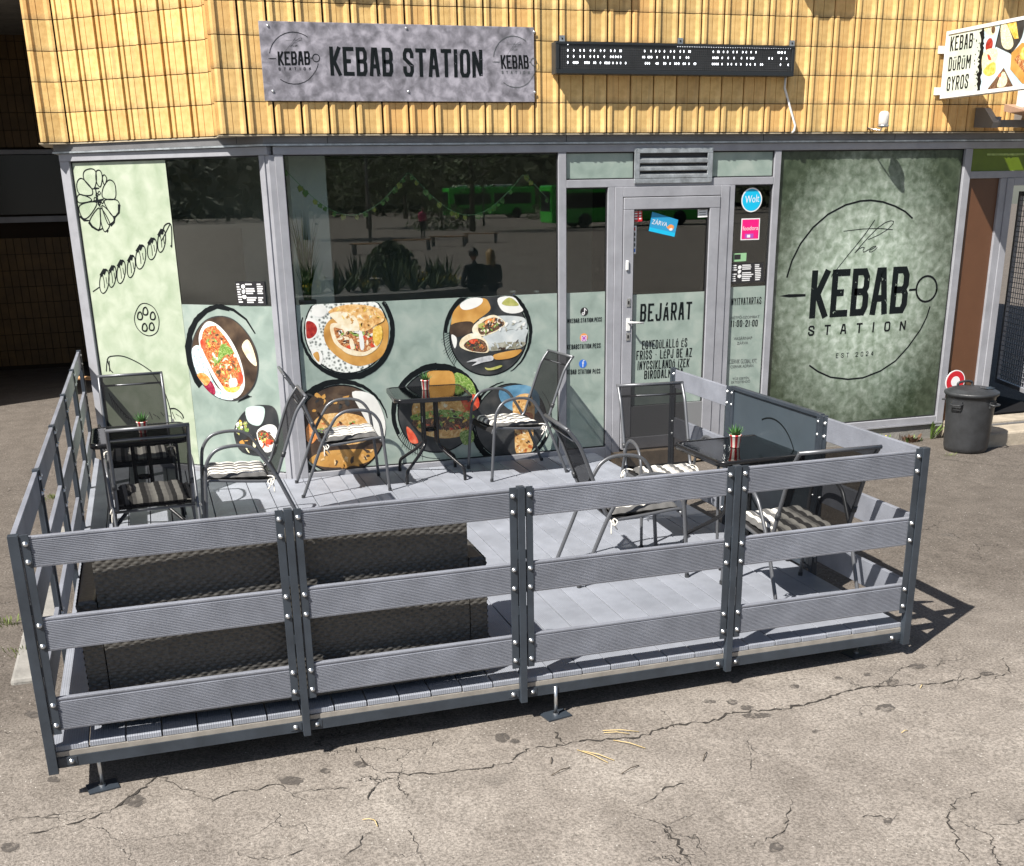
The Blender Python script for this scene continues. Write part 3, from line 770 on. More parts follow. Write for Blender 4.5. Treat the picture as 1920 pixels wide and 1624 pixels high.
# wall with an opening behind the slanting window, a pale pillar behind the wide one
b = MB()
b.box(-1.55, -1.02, 2.3, 2.4, .13, 2.84); b.box(-.18, .05, 2.3, 2.4, .13, 2.84); b.box(-1.0199, -.1801, 2.3, 2.4, 2.15, 2.84)
b.build('partition_wall', M['inner_wall'], bld)
b = MB(); b.box(.10, .40, .46, .70, .13, 2.84); b.build('pillar', mat('pale_pillar', (.75,.76,.75), .7), bld)
b = MB(); b.box(.05, 2.20, .06, .42, 1.42, 1.46); b.build('window_shelf', mat('shelf_grey', (.10,.105,.11), .4), bld)
b = MB(); b.box(.6, 3.2, 2.6, 3.2, .13, 1.25); b.build('counter', mat('counter', (.06,.055,.05), .4, var=.2), bld)
b = MB(); b.box(3.28, 3.40, 1.1, 1.25, .13, 2.84); b.build('pillar', mat('cream_post', (.55,.50,.40), .6), bld)

# vent ----------------------------------------------------------------
ve = thing('vent', None, None); del_keys(ve); ve.parent = bld; ve['label'] = 'galvanised louvre vent over the shop door'
X0, X1, V0, V1 = 2.975, 3.718, 2.492, 2.779
b = MB()
b.box(X0, X1, -.049, -.0365, V1-.042, V1); b.box(X0, X1, -.049, -.0365, V0, V0+.038); b.box(X0, X0+.05, -.0485, -.0365, V0+.0381, V1-.0421); b.box(X1-.05, X1, -.0485, -.0365, V0+.0381, V1-.0421)
bevel(b.build('frame', M['galv'], ve), .003, 1)
for i in range(3):
    z = V0+.045+i*.062
    b = MB(); b.prism([(X0+.0505,-.050,z),(X0+.0505,-.046,z-.006),(X0+.0505,-.012,z+.036),(X0+.0505,-.016,z+.042),(X0+.0505,-.050,z+.022)], (X1-X0-.101,0,0)); b.build('slat', M['galv'], ve, fix=True)
b2 = MB()
for x in (X0+.014, X1-.014):
    for z in (V0+.014, V1-.014): b2.obox((x,-.050,z), (.006,0,0), (0,.002,0), (0,0,.006))
b2.build('rivet', M['zinc'], ve)

# door ----------------------------------------------------------------
dr = thing('door', None, None); del_keys(dr); dr.parent = bld; dr['label'] = 'grey framed glass shop door with printed welcome'
DX0, DX1, DZ0, DZ1 = 2.884, 3.809, .165, 2.379
b = MB(); S = .098
b.box(DX0, DX1, -.047, .012, DZ1-S, DZ1); b.box(DX0, DX1, -.047, .012, DZ0, DZ0+.11); b.box(DX0, DX0+S, -.0465, .012, DZ0+.1101, DZ1-S-.0001); b.box(DX1-S, DX1, -.0465, .012, DZ0+.1101, DZ1-S-.0001)
bevel(b.build('leaf_frame', M['frame'], dr), .004, 1)
b = MB(); b.box(DX0+S, DX1-S, -.012, -.006, DZ0+.11, DZ1-S); b.build('pane', M['glass'], dr)
b = MB(); y = -.0135; zt = 1.56
b.add([(DX0+S+.008,y,DZ0+.40),(DX1-S-.008,y,DZ0+.40),(DX1-S-.008,y,zt),(DX0+S+.008,y,zt)], [(0,1,2,3)]); b.build('vinyl', M['decal'], dr)
b = MB(); b.box(DX0+S, DX1-S, -.040, -.0141, DZ0+.1105, DZ0+.395); b.build('kick_panel', mat('kick_panel', (.20,.205,.21), .5), dr)
b = MB()
for (a, c, d, e) in ((DX0+S, DX1-S, DZ1-S-.012, DZ1-S), (DX0+S, DX0+S+.009, DZ0+.40, DZ1-S-.0121), (DX1-S-.009, DX1-S, DZ0+.40, DZ1-S-.0121)):
    b.box(a, c, -.030, -.0121, d, e)
b.build('gasket', M['frame_dark'], dr)
hx = DX0 + .055
def zpx(u, v): return on_y(u, v, -.05).z
zh = zpx(1167, 609)
ha = MB(); ha.box(hx-.017, hx+.017, -.055, -.0475, zh-.055, zh+.055); ha.tube([(hx,-.054,zh+.02),(hx,-.095,zh+.02),(hx+.02,-.105,zh+.02),(hx+.125,-.105,zh+.012)], .009, 8)
ha.build('handle', M['white'], dr)
for zz in (zpx(1166,568), zpx(1165,632)):
    q = MB(); q.box(hx-.018, hx+.018, -.053, -.0475, zz-.035, zz+.035, 0); q.box(hx-.006, hx+.006, -.060, -.0531, zz-.016, zz+.014, 1); q.build('lock_plate', [M['zinc'], M['black']], dr)
q = MB(); z0 = zpx(1172,498); q.box(DX0+.022, DX0+.050, -.062, -.0475, z0-.042, z0+.042); bevel(q.build('door_contact', M['white'], dr), .006, 2)
b = MB(); b.box(2.80, 3.90, -.12, .05, .02, .150); b.build('threshold', mat('old_threshold', (.33,.25,.17), .8, var=.3, vscale=9), bld)

# prints on the glass ---------------------------------------------------
pd = Print((0, -.0137, 0), (0,-1,0))
ptext(pd, 'BEJÁRAT', (1199.6,603.4), (1296,598.5), (1201,570), M['ink_worn'], weight=.24)
for st, bl, br, tl in (('EGYEDÜLÁLLÓ ÉS', (1203.6,655.4), (1288,650), (1204,639)), ('FRISS - LÉPJ BE AZ', (1192.8,675), (1296.8,669), (1193.3,658)), ('ÍNYCSIKLANDÓ ÍZEK', (1194.7,694), (1291.7,688), (1195.5,677.6)), ('BIRODALMÁBA', (1207.4,711), (1280,706), (1208,695))):
    ptext(pd, st, bl, br, tl, M['ink'], weight=.14)
pd.build('lettering', dr)
col = lambda nm, c: mat(nm, c, .4, coat=.5)
M['s_blue'] = col('sticker_blue', (.02,.30,.56)); M['s_cyan'] = col('sticker_cyan', (.0,.47,.75)); M['s_pink'] = col('sticker_pink', (.80,.0,.19)); M['s_red'] = col('sticker_red', (.55,.012,.025))
M['s_white'] = col('sticker_white', (.80,.80,.80)); M['s_black'] = col('sticker_black', (.015,.015,.018)); M['s_green'] = col('sticker_green', (.28,.52,.28)); M['s_fb'] = col('sticker_royal', (.03,.16,.60)); M['s_orange'] = col('sticker_orange', (.80,.30,.08)); M['s_violet'] = col('sticker_violet', (.42,.07,.45))
ps = Print((0, -.0125, 0), (0,-1,0))
ps.ppoly([(1216,433.4),(1264.3,444.4),(1271.6,412.3),(1222.7,397)], M['s_blue']); ps.up()
ps.ppoly([(1216.3,433),(1264.5,444),(1265.8,437),(1217.8,426)], M['s_cyan']); ps.up()
sans(ps, 'ZÁRVA', (1221.5,419.5), (1250,425.5), (1224,409), M['s_white'])
ps.disc(ps.px(1257,426), .035, .022, M['s_orange'], 14, .3, 3); ps.disc(ps.px(1258,430), .018, .012, M['s_white'], 12, .3, 4)
ps.ppoly([(1184,417),(1204,415),(1204,390),(1184.5,392)], M['s_red']); ps.up()
for i in range(4): ps.ppoly([(1186,397+i*5),(1195,396.5+i*5),(1195,394+i*5),(1186,394.5+i*5)], M['s_white']); ps.ppoly([(1198,396.5+i*5),(1202,396+i*5),(1202,393.5+i*5),(1198,394+i*5)], M['s_white'])
ps.ppoly([(1308,408),(1326.5,407),(1327,389),(1308,390)], M['s_white']); ps.up()
for i in range(3): ps.pstroke([(1311,394+i*4.6),(1323,393.3+i*4.6)], .006, M['ink_grey'])
ps.ppoly([(1181.5,477),(1192,476),(1193.3,423),(1182.6,424)], M['s_white']); ps.up()
for i, mt in enumerate(('s_red','s_black','ink_grey','ink_grey','s_fb')): ps.ppoly([(1183.5,433+i*10),(1191,432.5+i*10),(1191,426+i*10),(1183.5,426.5+i*10)], M[mt])
ps.build('sticker', dr)
pl = PL(YD)
for (u, v, mt) in ((1095.3,584.5,'s_black'), (1094.5,633,'s_orange'), (1092.6,682,'s_fb')): pl.disc(pl.px(u, v), .037, .037, M[mt], 28)
pl.up(); c_ = pl.px(1094.8,634.5); pl.disc(c_, .028, .028, M['s_violet'], 24); pl.up()
pl.ring(c_, .016, .004, .004, 0, 360, M['s_white'], 20); pl.stroke([c_+Vector((-.024,-.024)), c_+Vector((.024,-.024)), c_+Vector((.024,.024)), c_+Vector((-.024,.024)), c_+Vector((-.024,-.026))], .004, M['s_white'])
sans(pl, 'f', (1091,688.5), (1095.5,688.3), (1091.3,675.5), M['s_white'])
pl.pstroke([(1096,577.5),(1095.5,588.5)], .008, M['s_white']); pl.ring(pl.px(1093.2,588.5), .010, .007, .007, 0, 360, M['s_white'], 16); pl.pstroke([(1095.8,578),(1099.5,582.5)], .007, M['s_white'])
for st, bl, br, tl in (('@KEBAB.STATION.PECS', (1063.5,606), (1127.8,602.6), (1064,598)), ('KEBABSTATION.PECS', (1063,655.4), (1125.6,652), (1063.4,646.5)), ('KEBAB STATION PÉCS', (1062,702), (1124.8,700), (1062.4,693.3))):
    ptext(pl, st, bl, br, tl, M['ink'], weight=.15)
pl.build('lettering', w_sl)
pr_ = PL(YD)
ptext(pr_, 'NYITVATARTÁS', (1371,572.8), (1427,570), (1371.5,559.3), M['ink'], weight=.16)
ptext(pr_, '11:00-21:00', (1369.5,613.4), (1420,612), (1370.4,600.7), M['ink'], weight=.16)
for st, bl, br, tl in (('HÉTFŐ-SZOMBAT', (1370,598.5), (1423.6,595.8), (1370.5,592)), ('VASÁRNAP', (1375.4,637.8), (1410,636), (1375.6,631)), ('ZÁRVA', (1381.6,646.5), (1402.5,645), (1381.8,640)), ('CSERNIK GLOBAL KFT.', (1366.5,682), (1419,680.5), (1366.8,674)), ('CSERNIK ADRIÁN', (1369,690.5), (1412,688), (1369.2,684)), ('TŰZ ESETÉN', (1373,713), (1404,710.5), (1373.3,707)), ('ÉRTESÍTENDŐ', (1371,719.5), (1406,717), (1371.2,713.5))):
    sans(pr_, st, bl, br, tl, M['ink_grey'])
pr_.build('lettering', w_sr)
p2 = PL(-.0035)
c_ = p2.px(1409.3,375); p2.disc(c_, .104, .104, M['s_white'], 40); p2.up(); p2.disc(c_, .093, .093, M['s_cyan'], 40); p2.up(); sans(p2, 'Wolt', (1396.5,381.5), (1423,378.5), (1397.5,367.5), M['s_white'])
def rrect(pr, c4, mt): pr.ppoly(c4, mt)
rrect(p2, [(1388,450.5),(1423,449.5),(1425,409),(1390,410)], M['s_white']); p2.up(); rrect(p2, [(1390,448.5),(1421.3,447.5),(1423.2,411),(1391.8,412)], M['s_pink']); p2.up(); sans(p2, 'foodora', (1392,432.3), (1421,431), (1392.4,424.5), M['s_white'])
p2.ppoly([(1396,446.8),(1412,446.4),(1412.5,438),(1396.4,438.5)], M['s_violet']); p2.up(); p2.ppoly([(1400,445.5),(1406,445.3),(1406.2,440),(1400.2,440.2)], M['s_white'])
p2.ppoly([(1374.5,491),(1398.5,489.5),(1399.5,474),(1375,475.5)], M['s_green']); p2.up(); p2.ppoly([(1376.5,487),(1388,486.2),(1388.4,477),(1376.8,477.6)], M['s_black'])
p2.ppoly([(1369.5,532.4),(1432.5,528),(1430.5,492.5),(1372,494)], M['s_black']); p2.up()
rs = random.Random(3)
def menu_text(pr, f):
    for cx0, cx1, n_ in ((.03,.18,8), (.33,.68,9), (.73,.93,9)):
        for i in range(n_):
            y_ = .08 + .86*i/n_
            if rs.random() < .12: continue
            e_ = cx1 - rs.random()*.35*(cx1-cx0)
            pr.ppoly([f(cx0,y_+.055), f(e_,y_+.055), f(e_,y_), f(cx0,y_)], M['s_white'])
    for i in range(3): pr.disc(pr.px(*f(.25,.2+.22*i)), .018, .018, M['s_white'], 10, .4, i)
menu_text(p2, lambda a, b_: (1372-2.5*b_+(58.5+4.5*b_)*a, 494+38.4*b_-(1.5+2.9*b_)*a))
p2.build('sticker', w_sr)

# big round logo --------------------------------------------------------
Z = lambda x, y: (1440 + x/4.275, 340 + y/4.275)
pb = PL(YD)
KB = [Z(328,1100), Z(1105,1055), Z(355,715)]
_o, _u, _v = pb.px(*KB[0]), pb.px(*KB[1])-pb.px(*KB[0]), pb.px(*KB[2])-pb.px(*KB[0])
_det = _u.x*_v.y - _u.y*_v.x
def kbox(x, y):
    q = pb.px(*Z(x, y)) - _o
    return ((q.x*_v.y - q.y*_v.x)/_det, (_u.x*q.y - _u.y*q.x)/_det)
LOGO = [
 ([(150,772),(190,640),(260,500),(360,370),(480,265),(620,190),(740,158),(820,152),(920,165),(1020,200),(1100,243),(1158,297)], .0155, .0155),
 ([(330,1475),(400,1525),(500,1570),(640,1587),(760,1575),(900,1520),(1020,1440),(1120,1330),(1220,1190),(1270,1090),(1298,1003)], .0155, .013),
 ([(855,310),(780,420),(700,520),(640,592),(590,655),(545,712),(515,745),(508,768)], .007, .005),
 ([(605,400),(690,390),(760,382),(840,379),(910,379),(1000,388)], .005, .007),
 ([(695,574),(740,520),(800,452),(880,372),(940,330),(985,316),(1006,320),(1000,342),(960,385),(890,428),(820,460),(800,466)], .007, .005),
 ([(700,570),(730,540),(758,528),(772,532),(760,555),(765,568),(785,560),(800,548)], .006, .006),
 ([(800,552),(840,525),(866,518),(858,530),(815,552),(812,566),(830,566),(855,550),(876,528)], .006, .005),
 ([(1130,872),(1160,869),(1192,866)], .020, .020),
 ([(1270+82*math.cos(a*math.pi/12)+10*math.sin(-a*math.pi/12), 862+103*math.sin(a*math.pi/12)) for a in range(26)], .019, .019),
]
SK = [(90,920),(165,905),(300,903),(300,922),(170,930)]
LOGO_K = [([kbox(*p) for p in pts], a, b_) for pts, a, b_ in LOGO]
SK_K = [kbox(*p) for p in SK]
ST_K = [kbox(318,1240), kbox(1098,1195), kbox(325,1158)]
ES_K = [kbox(543,1417), kbox(843,1397), kbox(545,1380)]
def logo(pr, o, u, v, ink, ink2, thin=1.0, names=True):
    o, u, v = Vector(o), Vector(u)-Vector(o), Vector(v)-Vector(o); k = v.length/_v.length
    q = lambda p: o + u*p[0] + v*p[1]
    for pts, a, b_ in LOGO_K: pr.stroke([q(p) for p in pts], a*k*thin, ink2, b_*k*thin)
    pr.poly([q(p) for p in SK_K], ink2)
    text(pr, 'KEBAB', o, o+u, o+v, ink, weight=.225, gap=.07, cw=.44)
    text(pr, 'STATION', q(ST_K[0]), q(ST_K[1]), q(ST_K[2]), ink2, weight=.17, gap=.75, cw=.7)
    if names: text(pr, 'EST 2024', q(ES_K[0]), q(ES_K[1]), q(ES_K[2]), ink2, weight=.12, gap=.5, cw=.6)
logo(pb, pb.px(*KB[0]), pb.px(*KB[1]), pb.px(*KB[2]), M['ink_worn'], M['ink'])
pb.build('lettering', w_big)

# food pictures printed on the vinyl -------------------------------------
K = {}
def fm(nm, cols, scale, **k): K[nm] = ramp_mat('print_'+nm, cols, scale, coat=.15, **k)
fm('charcoal', [(.02,.023,.025),(.035,.038,.04),(.06,.06,.06)], 9)
fm('dark_wood', [(.03,.02,.015),(.07,.045,.03),(.12,.08,.05)], 8)
fm('board', [(.42,.20,.045),(.56,.29,.07),(.66,.38,.12)], 7)
fm('bread', [(.50,.22,.06),(.72,.42,.15),(.86,.66,.36)], 22, dist=1)
fm('flat_bread', [(.72,.58,.36),(.82,.72,.52),(.88,.82,.68)], 18, dist=.6)
fm('meat', [(.10,.035,.015),(.32,.09,.03),(.60,.28,.10),(.80,.60,.36)], 42, dist=2)
fm('dark_meat', [(.03,.018,.012),(.12,.06,.035),(.34,.20,.12)], 45, dist=2)
fm('kebab', [(.14,.03,.012),(.42,.09,.03),(.62,.22,.07),(.72,.45,.20)], 30, dist=2.5)
fm('salad', [(.06,.14,.02),(.20,.34,.06),(.55,.62,.28)], 35, dist=2)
fm('slaw', [(.55,.48,.22),(.78,.74,.46),(.90,.88,.72)], 60, dist=2)
fm('red_sauce', [(.22,.01,.012),(.36,.025,.02),(.46,.06,.04)], 30)
fm('tomato', [(.50,.03,.015),(.68,.09,.04),(.78,.22,.12)], 16)
fm('lace', [(.02,.025,.025),(.25,.27,.25),(.72,.74,.70),(.78,.80,.76)], 38, kind='voronoi')
fm('china', [(.70,.70,.66),(.78,.78,.74),(.84,.84,.80)], 6)
fm('wrap', [(.40,.44,.44),(.52,.56,.56),(.64,.66,.64)], 9)
fm('wrap_low', [(.16,.15,.10),(.30,.29,.22),(.46,.46,.40)], 14)
fm('gherkin', [(.26,.28,.06),(.42,.42,.12),(.55,.52,.22)], 16)
fm('check', [(.18,.36,.40),(.55,.70,.72),(.75,.82,.82)], 34, kind='voronoi')
fm('carrot', [(.62,.16,.02),(.80,.30,.08),(.86,.50,.24)], 34)
fm('beet', [(.16,.005,.02),(.32,.02,.06),(.50,.14,.16)], 30)
fm('corn', [(.62,.34,.04),(.78,.52,.10),(.85,.68,.28)], 40)
fm('cup', [(.42,.55,.50),(.50,.62,.57),(.58,.68,.63)], 5)
fm('steel', [(.30,.31,.32),(.50,.51,.52),(.66,.67,.68)], 20)
fm('blue', [(.06,.16,.26),(.12,.28,.42),(.22,.42,.55)], 6)
ink = M['ink']
def brush(pr, c, r, clip, seed, a0=0, tail=None, ry=None, spiky=True):
    """the loose brush ring around each round picture"""
    ry = ry or r; k = ry/r
    pr.ring(c, r*1.10, r*.02, r*.16, a0, a0+120, ink, 36, r*.015, seed, clip, ry*1.10)
    pr.ring(c, r*1.12, r*.16, r*.07, a0+120, a0+235, ink, 36, r*.015, seed+1, clip, ry*1.12)
    pr.ring(c, r*1.17, r*.045, r*.01, a0+150, a0+300, ink, 36, r*.008, seed+2, clip, ry*1.17)
    pr.ring(c, r*1.015, r*.035, r*.035, 0, 360, ink, 48, 0, seed+3, clip, ry*1.015)
    if spiky:
        rr_ = random.Random(seed)
        for i in range(13):
            a = R(a0 + 235 + i*3.2); p = Vector((c[0]+r*1.04*math.cos(a), c[1]+ry*1.04*math.sin(a)))
            d = Vector((math.cos(a+.5), math.sin(a+.5)))*r*(.12+.16*rr_.random())
            q = p + d
            if clip is not None: q.y = min(q.y, clip); p.y = min(p.y, clip)
            pr.stroke([p-d*.4, q], r*.022, ink, r*.005)
def blob(pr, pts, mt):
    """a smooth closed outline through the pixel points"""
    P = [pr.px(*p) for p in pts]; k = len(P); out = []
    for i in range(k):
        a, b_, c_, d = P[i-1], P[i], P[(i+1) % k], P[(i+2) % k]
        for j in range(4):
            t = j/4; out.append(.5*((2*b_) + (c_-a)*t + (2*a-5*b_+4*c_-d)*t*t + (3*b_-a-3*c_+d)*t**3))
    pr.poly(out, K[mt]); 
def bits(pr, pts, mts, n_, size, seed):
    """small irregular morsels scattered over the outlined area"""
    r_ = random.Random(seed); P = [pr.px(*p) for p in pts]
    lo = Vector((min(p.x for p in P), min(p.y for p in P))); hi = Vector((max(p.x for p in P), max(p.y for p in P)))
    def inside(q):
        c_ = False
        for i in range(len(P)):
            a, b_ = P[i-1], P[i]
            if (a.y > q.y) != (b_.y > q.y) and q.x < (b_.x-a.x)*(q.y-a.y)/(b_.y-a.y)+a.x: c_ = not c_
        return c_
    k = 0
    for _ in range(n_*6):
        if k >= n_: break
        q = Vector((r_.uniform(lo.x, hi.x), r_.uniform(lo.y, hi.y)))
        if not inside(q): continue
        k += 1; s_ = size*r_.uniform(.5,1.4); th = r_.uniform(0,3.14); el = r_.uniform(.25,.7)
        pr.disc(q, s_, s_*el, K[mts[r_.randrange(len(mts))]], 7, .7, r_.randrange(9999), th)
zc = zt_main - .001
# sandwich on a round board
A_ = lambda x, y: (560 + x/8.545, 540 + y/8.545)
p1 = PL(YD); c = p1.px(*A_(770,690)); r = (p1.px(*A_(1430,690)) - p1.px(*A_(115,690))).length/2
brush(p1, c, r, zc, 11, a0=160, spiky=False); p1.up(); p1.disc(c, r, r, K['lace'], 56, clip=zc); p1.up()
pts = [A_(1420,540),A_(1440,700),A_(1420,900),A_(1340,1080),A_(1180,1200),A_(960,1250),A_(760,1190),A_(560,1050),A_(440,900),A_(400,740),A_(430,600),A_(560,480),A_(900,420),A_(1300,420)]
blob(p1, pts, 'board'); p1.up()
p1.disc(p1.px(*A_(330,370)), .062, .05, K['china'], 24, clip=zc)
blob(p1, [A_(120,500),A_(230,490),A_(310,560),A_(325,650),A_(290,760),A_(210,830),A_(135,850),A_(112,700)], 'china'); p1.up(); blob(p1, [A_(125,540),A_(220,545),A_(285,620),A_(285,710),A_(220,790),A_(135,805),A_(118,690)], 'red_sauce')
blob(p1, [A_(200,990),A_(330,1000),A_(385,1090),A_(370,1190),A_(330,1225),A_(240,1120)], 'china'); p1.up(); blob(p1, [A_(230,1060),A_(300,1020),A_(330,1090),A_(325,1180),A_(280,1150)], 'board'); p1.up()
blob(p1, [A_(500,640),A_(560,560),A_(800,600),A_(1000,640),A_(1250,600),A_(1330,660),A_(1330,840),A_(1240,980),A_(1100,1070),A_(960,1090),A_(800,1060),A_(680,980),A_(560,860)], 'flat_bread'); p1.up()
blob(p1, [A_(560,640),A_(700,660),A_(900,660),A_(1180,640),A_(1210,800),A_(1180,940),A_(1060,1020),A_(900,1000),A_(720,940),A_(620,840)], 'meat'); p1.up(); bits(p1, [A_(580,660),A_(1180,660),A_(1180,930),A_(1000,1010),A_(720,940)], ['meat','dark_meat','tomato','china','flat_bread','salad'], 60, .02, 1); p1.up()
blob(p1, [A_(1200,640),A_(1320,610),A_(1335,800),A_(1250,930),A_(1190,820)], 'corn'); blob(p1, [A_(960,680),A_(1010,690),A_(1050,940),A_(990,980)], 'china'); blob(p1, [A_(810,830),A_(860,820),A_(900,960),A_(840,980)], 'flat_bread'); p1.up()
blob(p1, [A_(480,400),A_(560,320),A_(760,270),A_(1000,268),A_(1260,320),A_(1360,420),A_(1360,520),A_(1240,590),A_(1100,680),A_(980,680),A_(900,520),A_(700,420)], 'bread'); p1.up()
blob(p1, [A_(490,420),A_(620,380),A_(800,400),A_(930,500),A_(965,680),A_(780,690),A_(740,760),A_(700,650),A_(580,520)], 'flat_bread'); p1.up(); bits(p1, [A_(600,340),A_(1000,280),A_(1340,420),A_(1240,580),A_(1000,640),A_(700,480)], ['bread','board','flat_bread','corn'], 50, .014, 2)
p1.build('food_picture', w_main)
# cut wraps
B_ = lambda x, y: (820 + x/8.118, 530 + y/8.118)
p1 = PL(YD); c = p1.px(*B_(785,790)); r = (p1.px(*B_(1365,740)) - p1.px(*B_(200,740))).length/2
brush(p1, c, r, zc, 21, a0=-60, spiky=True); p1.up(); p1.disc(c, r, r, K['charcoal'], 56, clip=zc); p1.up()
blob(p1, [B_(215,560),B_(260,420),B_(400,300),B_(700,235),B_(795,330),B_(790,430),B_(620,560),B_(520,640),B_(330,720),B_(215,760)], 'board'); p1.up()
blob(p1, [B_(210,640),B_(500,590),B_(560,700),B_(420,800),B_(220,820)], 'dark_wood'); blob(p1, [B_(345,330),B_(500,236),B_(680,240),B_(660,330),B_(520,400),B_(390,410)], 'china')
blob(p1, [B_(920,240),B_(1150,215),B_(1260,350),B_(1300,430),B_(1150,470),B_(980,420)], 'china'); p1.up(); blob(p1, [B_(980,310),B_(1090,225),B_(1200,290),B_(1230,350),B_(1050,350)], 'gherkin')
blob(p1, [B_(215,790),B_(285,830),B_(295,920),B_(265,1000),B_(225,900)], 'china'); p1.up()
blob(p1, [B_(640,560),B_(940,505),B_(1200,510),B_(1330,545),B_(1360,640),B_(1340,700),B_(1100,715),B_(900,770),B_(700,820)], 'wrap'); blob(p1, [B_(680,830),B_(1000,740),B_(1355,700),B_(1345,830),B_(1300,960),B_(1050,1010),B_(780,1040),B_(740,920)], 'wrap'); p1.up()
blob(p1, [B_(780,990),B_(900,920),B_(1320,900),B_(1270,990),B_(1050,1015),B_(800,1040)], 'wrap_low')
blob(p1, [B_(530,740),B_(560,640),B_(700,540),B_(860,490),B_(1000,570),B_(1030,640),B_(900,740),B_(720,810),B_(600,810)], 'flat_bread'); p1.up(); blob(p1, [B_(620,690),B_(700,590),B_(850,530),B_(980,570),B_(1010,640),B_(880,730),B_(700,790),B_(640,770)], 'dark_meat'); p1.up()
blob(p1, [B_(720,600),B_(800,540),B_(870,580),B_(800,640),B_(740,650)], 'carrot'); blob(p1, [B_(620,640),B_(700,610),B_(720,680),B_(640,690)], 'gherkin')
blob(p1, [B_(340,970),B_(370,850),B_(520,770),B_(680,830),B_(760,920),B_(780,1040),B_(700,1070),B_(480,1040)], 'flat_bread'); p1.up(); blob(p1, [B_(400,960),B_(470,880),B_(600,850),B_(720,900),B_(760,1010),B_(700,1060),B_(500,1030)], 'dark_meat'); p1.up(); blob(p1, [B_(480,880),B_(600,860),B_(600,920),B_(520,930)], 'tomato'); bits(p1, [B_(640,690),B_(850,540),B_(1000,620),B_(720,790)], ['dark_meat','carrot','flat_bread','salad','charcoal'], 50, .012, 3); bits(p1, [B_(410,960),B_(600,860),B_(750,1000),B_(520,1030)], ['dark_meat','charcoal','kebab','salad'], 40, .012, 4); bits(p1, [B_(900,560),B_(1330,560),B_(1330,690),B_(900,760)], ['wrap','wrap_low','china'], 18, .016, 5); bits(p1, [B_(780,940),B_(1320,860),B_(1280,980),B_(800,1030)], ['wrap_low','wrap','dark_wood'], 24, .018, 6)
blob(p1, [B_(440,1210),B_(600,1150),B_(820,1110),B_(840,1180),B_(700,1210),B_(520,1265),B_(600,1200)], 'steel'); blob(p1, [B_(870,1090),B_(1260,1015),B_(1230,1090),B_(1100,1150),B_(890,1170)], 'board'); blob(p1, [B_(720,1290),B_(800,1300),B_(960,1255),B_(975,1280),B_(860,1325),B_(760,1330)], 'gherkin')
p1.build('food_picture', w_main)
# burger on a board, low on the left
p1 = PL(YD); c = p1.px(640,806); r = .375
brush(p1, c, r, None, 31, a0=10, spiky=False); p1.up(); p1.disc(c, r, r, K['dark_wood'], 56); p1.up()
blob(p1, [(580,862),(610,846),(680,842),(704,846),(690,866),(640,876),(600,874)], 'board'); p1.up()
blob(p1, [(588,800),(600,780),(640,774),(680,782),(694,806),(680,830),(610,832)], 'bread'); p1.up(); blob(p1, [(592,812),(640,806),(690,812),(686,824),(640,828),(600,826)], 'meat'); blob(p1, [(590,806),(630,800),(692,804),(690,812),(600,814)], 'salad'); blob(p1, [(575,800),(588,790),(596,815),(584,832),(572,820)], 'carrot'); p1.up(); bits(p1, [(594,792),(690,792),(686,826),(600,828)], ['meat','salad','tomato','dark_meat','bread'], 60, .018, 7); bits(p1, [(590,850),(700,842),(680,872),(610,874)], ['board','dark_wood','bread'], 24, .03, 8); bits(p1, [(580,740),(650,735),(660,770),(590,775)], ['dark_wood','charcoal','board'], 20, .03, 18)
blob(p1, [(660,735),(700,742),(722,790),(716,828),(694,800),(676,770)], 'china')
p1.build('food_picture', w_main)
# burger behind the middle table
p1 = PL(YD); c = p1.px(822,772); r = .355
brush(p1, c, r, None, 41, a0=-30, spiky=True); p1.up(); p1.disc(c, r, r, K['charcoal'], 56); p1.up()
blob(p1, [(800,700),(830,695),(850,700),(850,730),(815,735)], 'board'); blob(p1, [(852,700),(880,710),(892,735),(886,760),(862,745)], 'salad'); p1.up()
blob(p1, [(772,770),(785,748),(830,742),(875,752),(886,780),(876,812),(830,822),(785,808)], 'bread'); p1.up(); blob(p1, [(776,788),(830,776),(884,786),(878,802),(830,806),(782,802)], 'dark_meat'); blob(p1, [(774,778),(830,768),(884,776),(882,786),(830,782),(778,788)], 'salad'); blob(p1, [(865,745),(892,740),(898,762),(880,772),(868,760)], 'tomato'); blob(p1, [(762,800),(776,812),(784,830),(768,828)], 'tomato'); blob(p1, [(862,812),(884,806),(888,826),(870,834)], 'salad'); p1.up(); bits(p1, [(776,770),(884,770),(880,806),(782,806)], ['dark_meat','salad','meat','tomato','charcoal','corn'], 80, .018, 9); bits(p1, [(785,750),(870,750),(880,768),(778,770)], ['bread','flat_bread','board'], 22, .02, 10); bits(p1, [(855,705),(890,735),(880,758),(860,745)], ['salad','charcoal'], 26, .016, 11)
p1.build('food_picture', w_main)
# crisp wrap, low on the right
p1 = PL(YD); c = p1.px(958,790); r = .33
brush(p1, c, r, None, 51, a0=100, spiky=False); p1.up(); p1.disc(c, r, r, K['charcoal'], 56); p1.up()
blob(p1, [(940,728),(985,722),(1010,740),(1005,775),(960,770),(938,750)], 'blue'); p1.up(); blob(p1, [(962,750),(990,738),(1002,760),(1000,800),(996,846),(968,850),(965,800)], 'bread'); p1.up(); blob(p1, [(966,780),(996,774),(996,800),(970,806)], 'kebab'); p1.up(); bits(p1, [(964,750),(1000,745),(996,846),(968,848)], ['bread','kebab','board','dark_wood','flat_bread'], 60, .018, 12)
p1.build('food_picture', w_main)
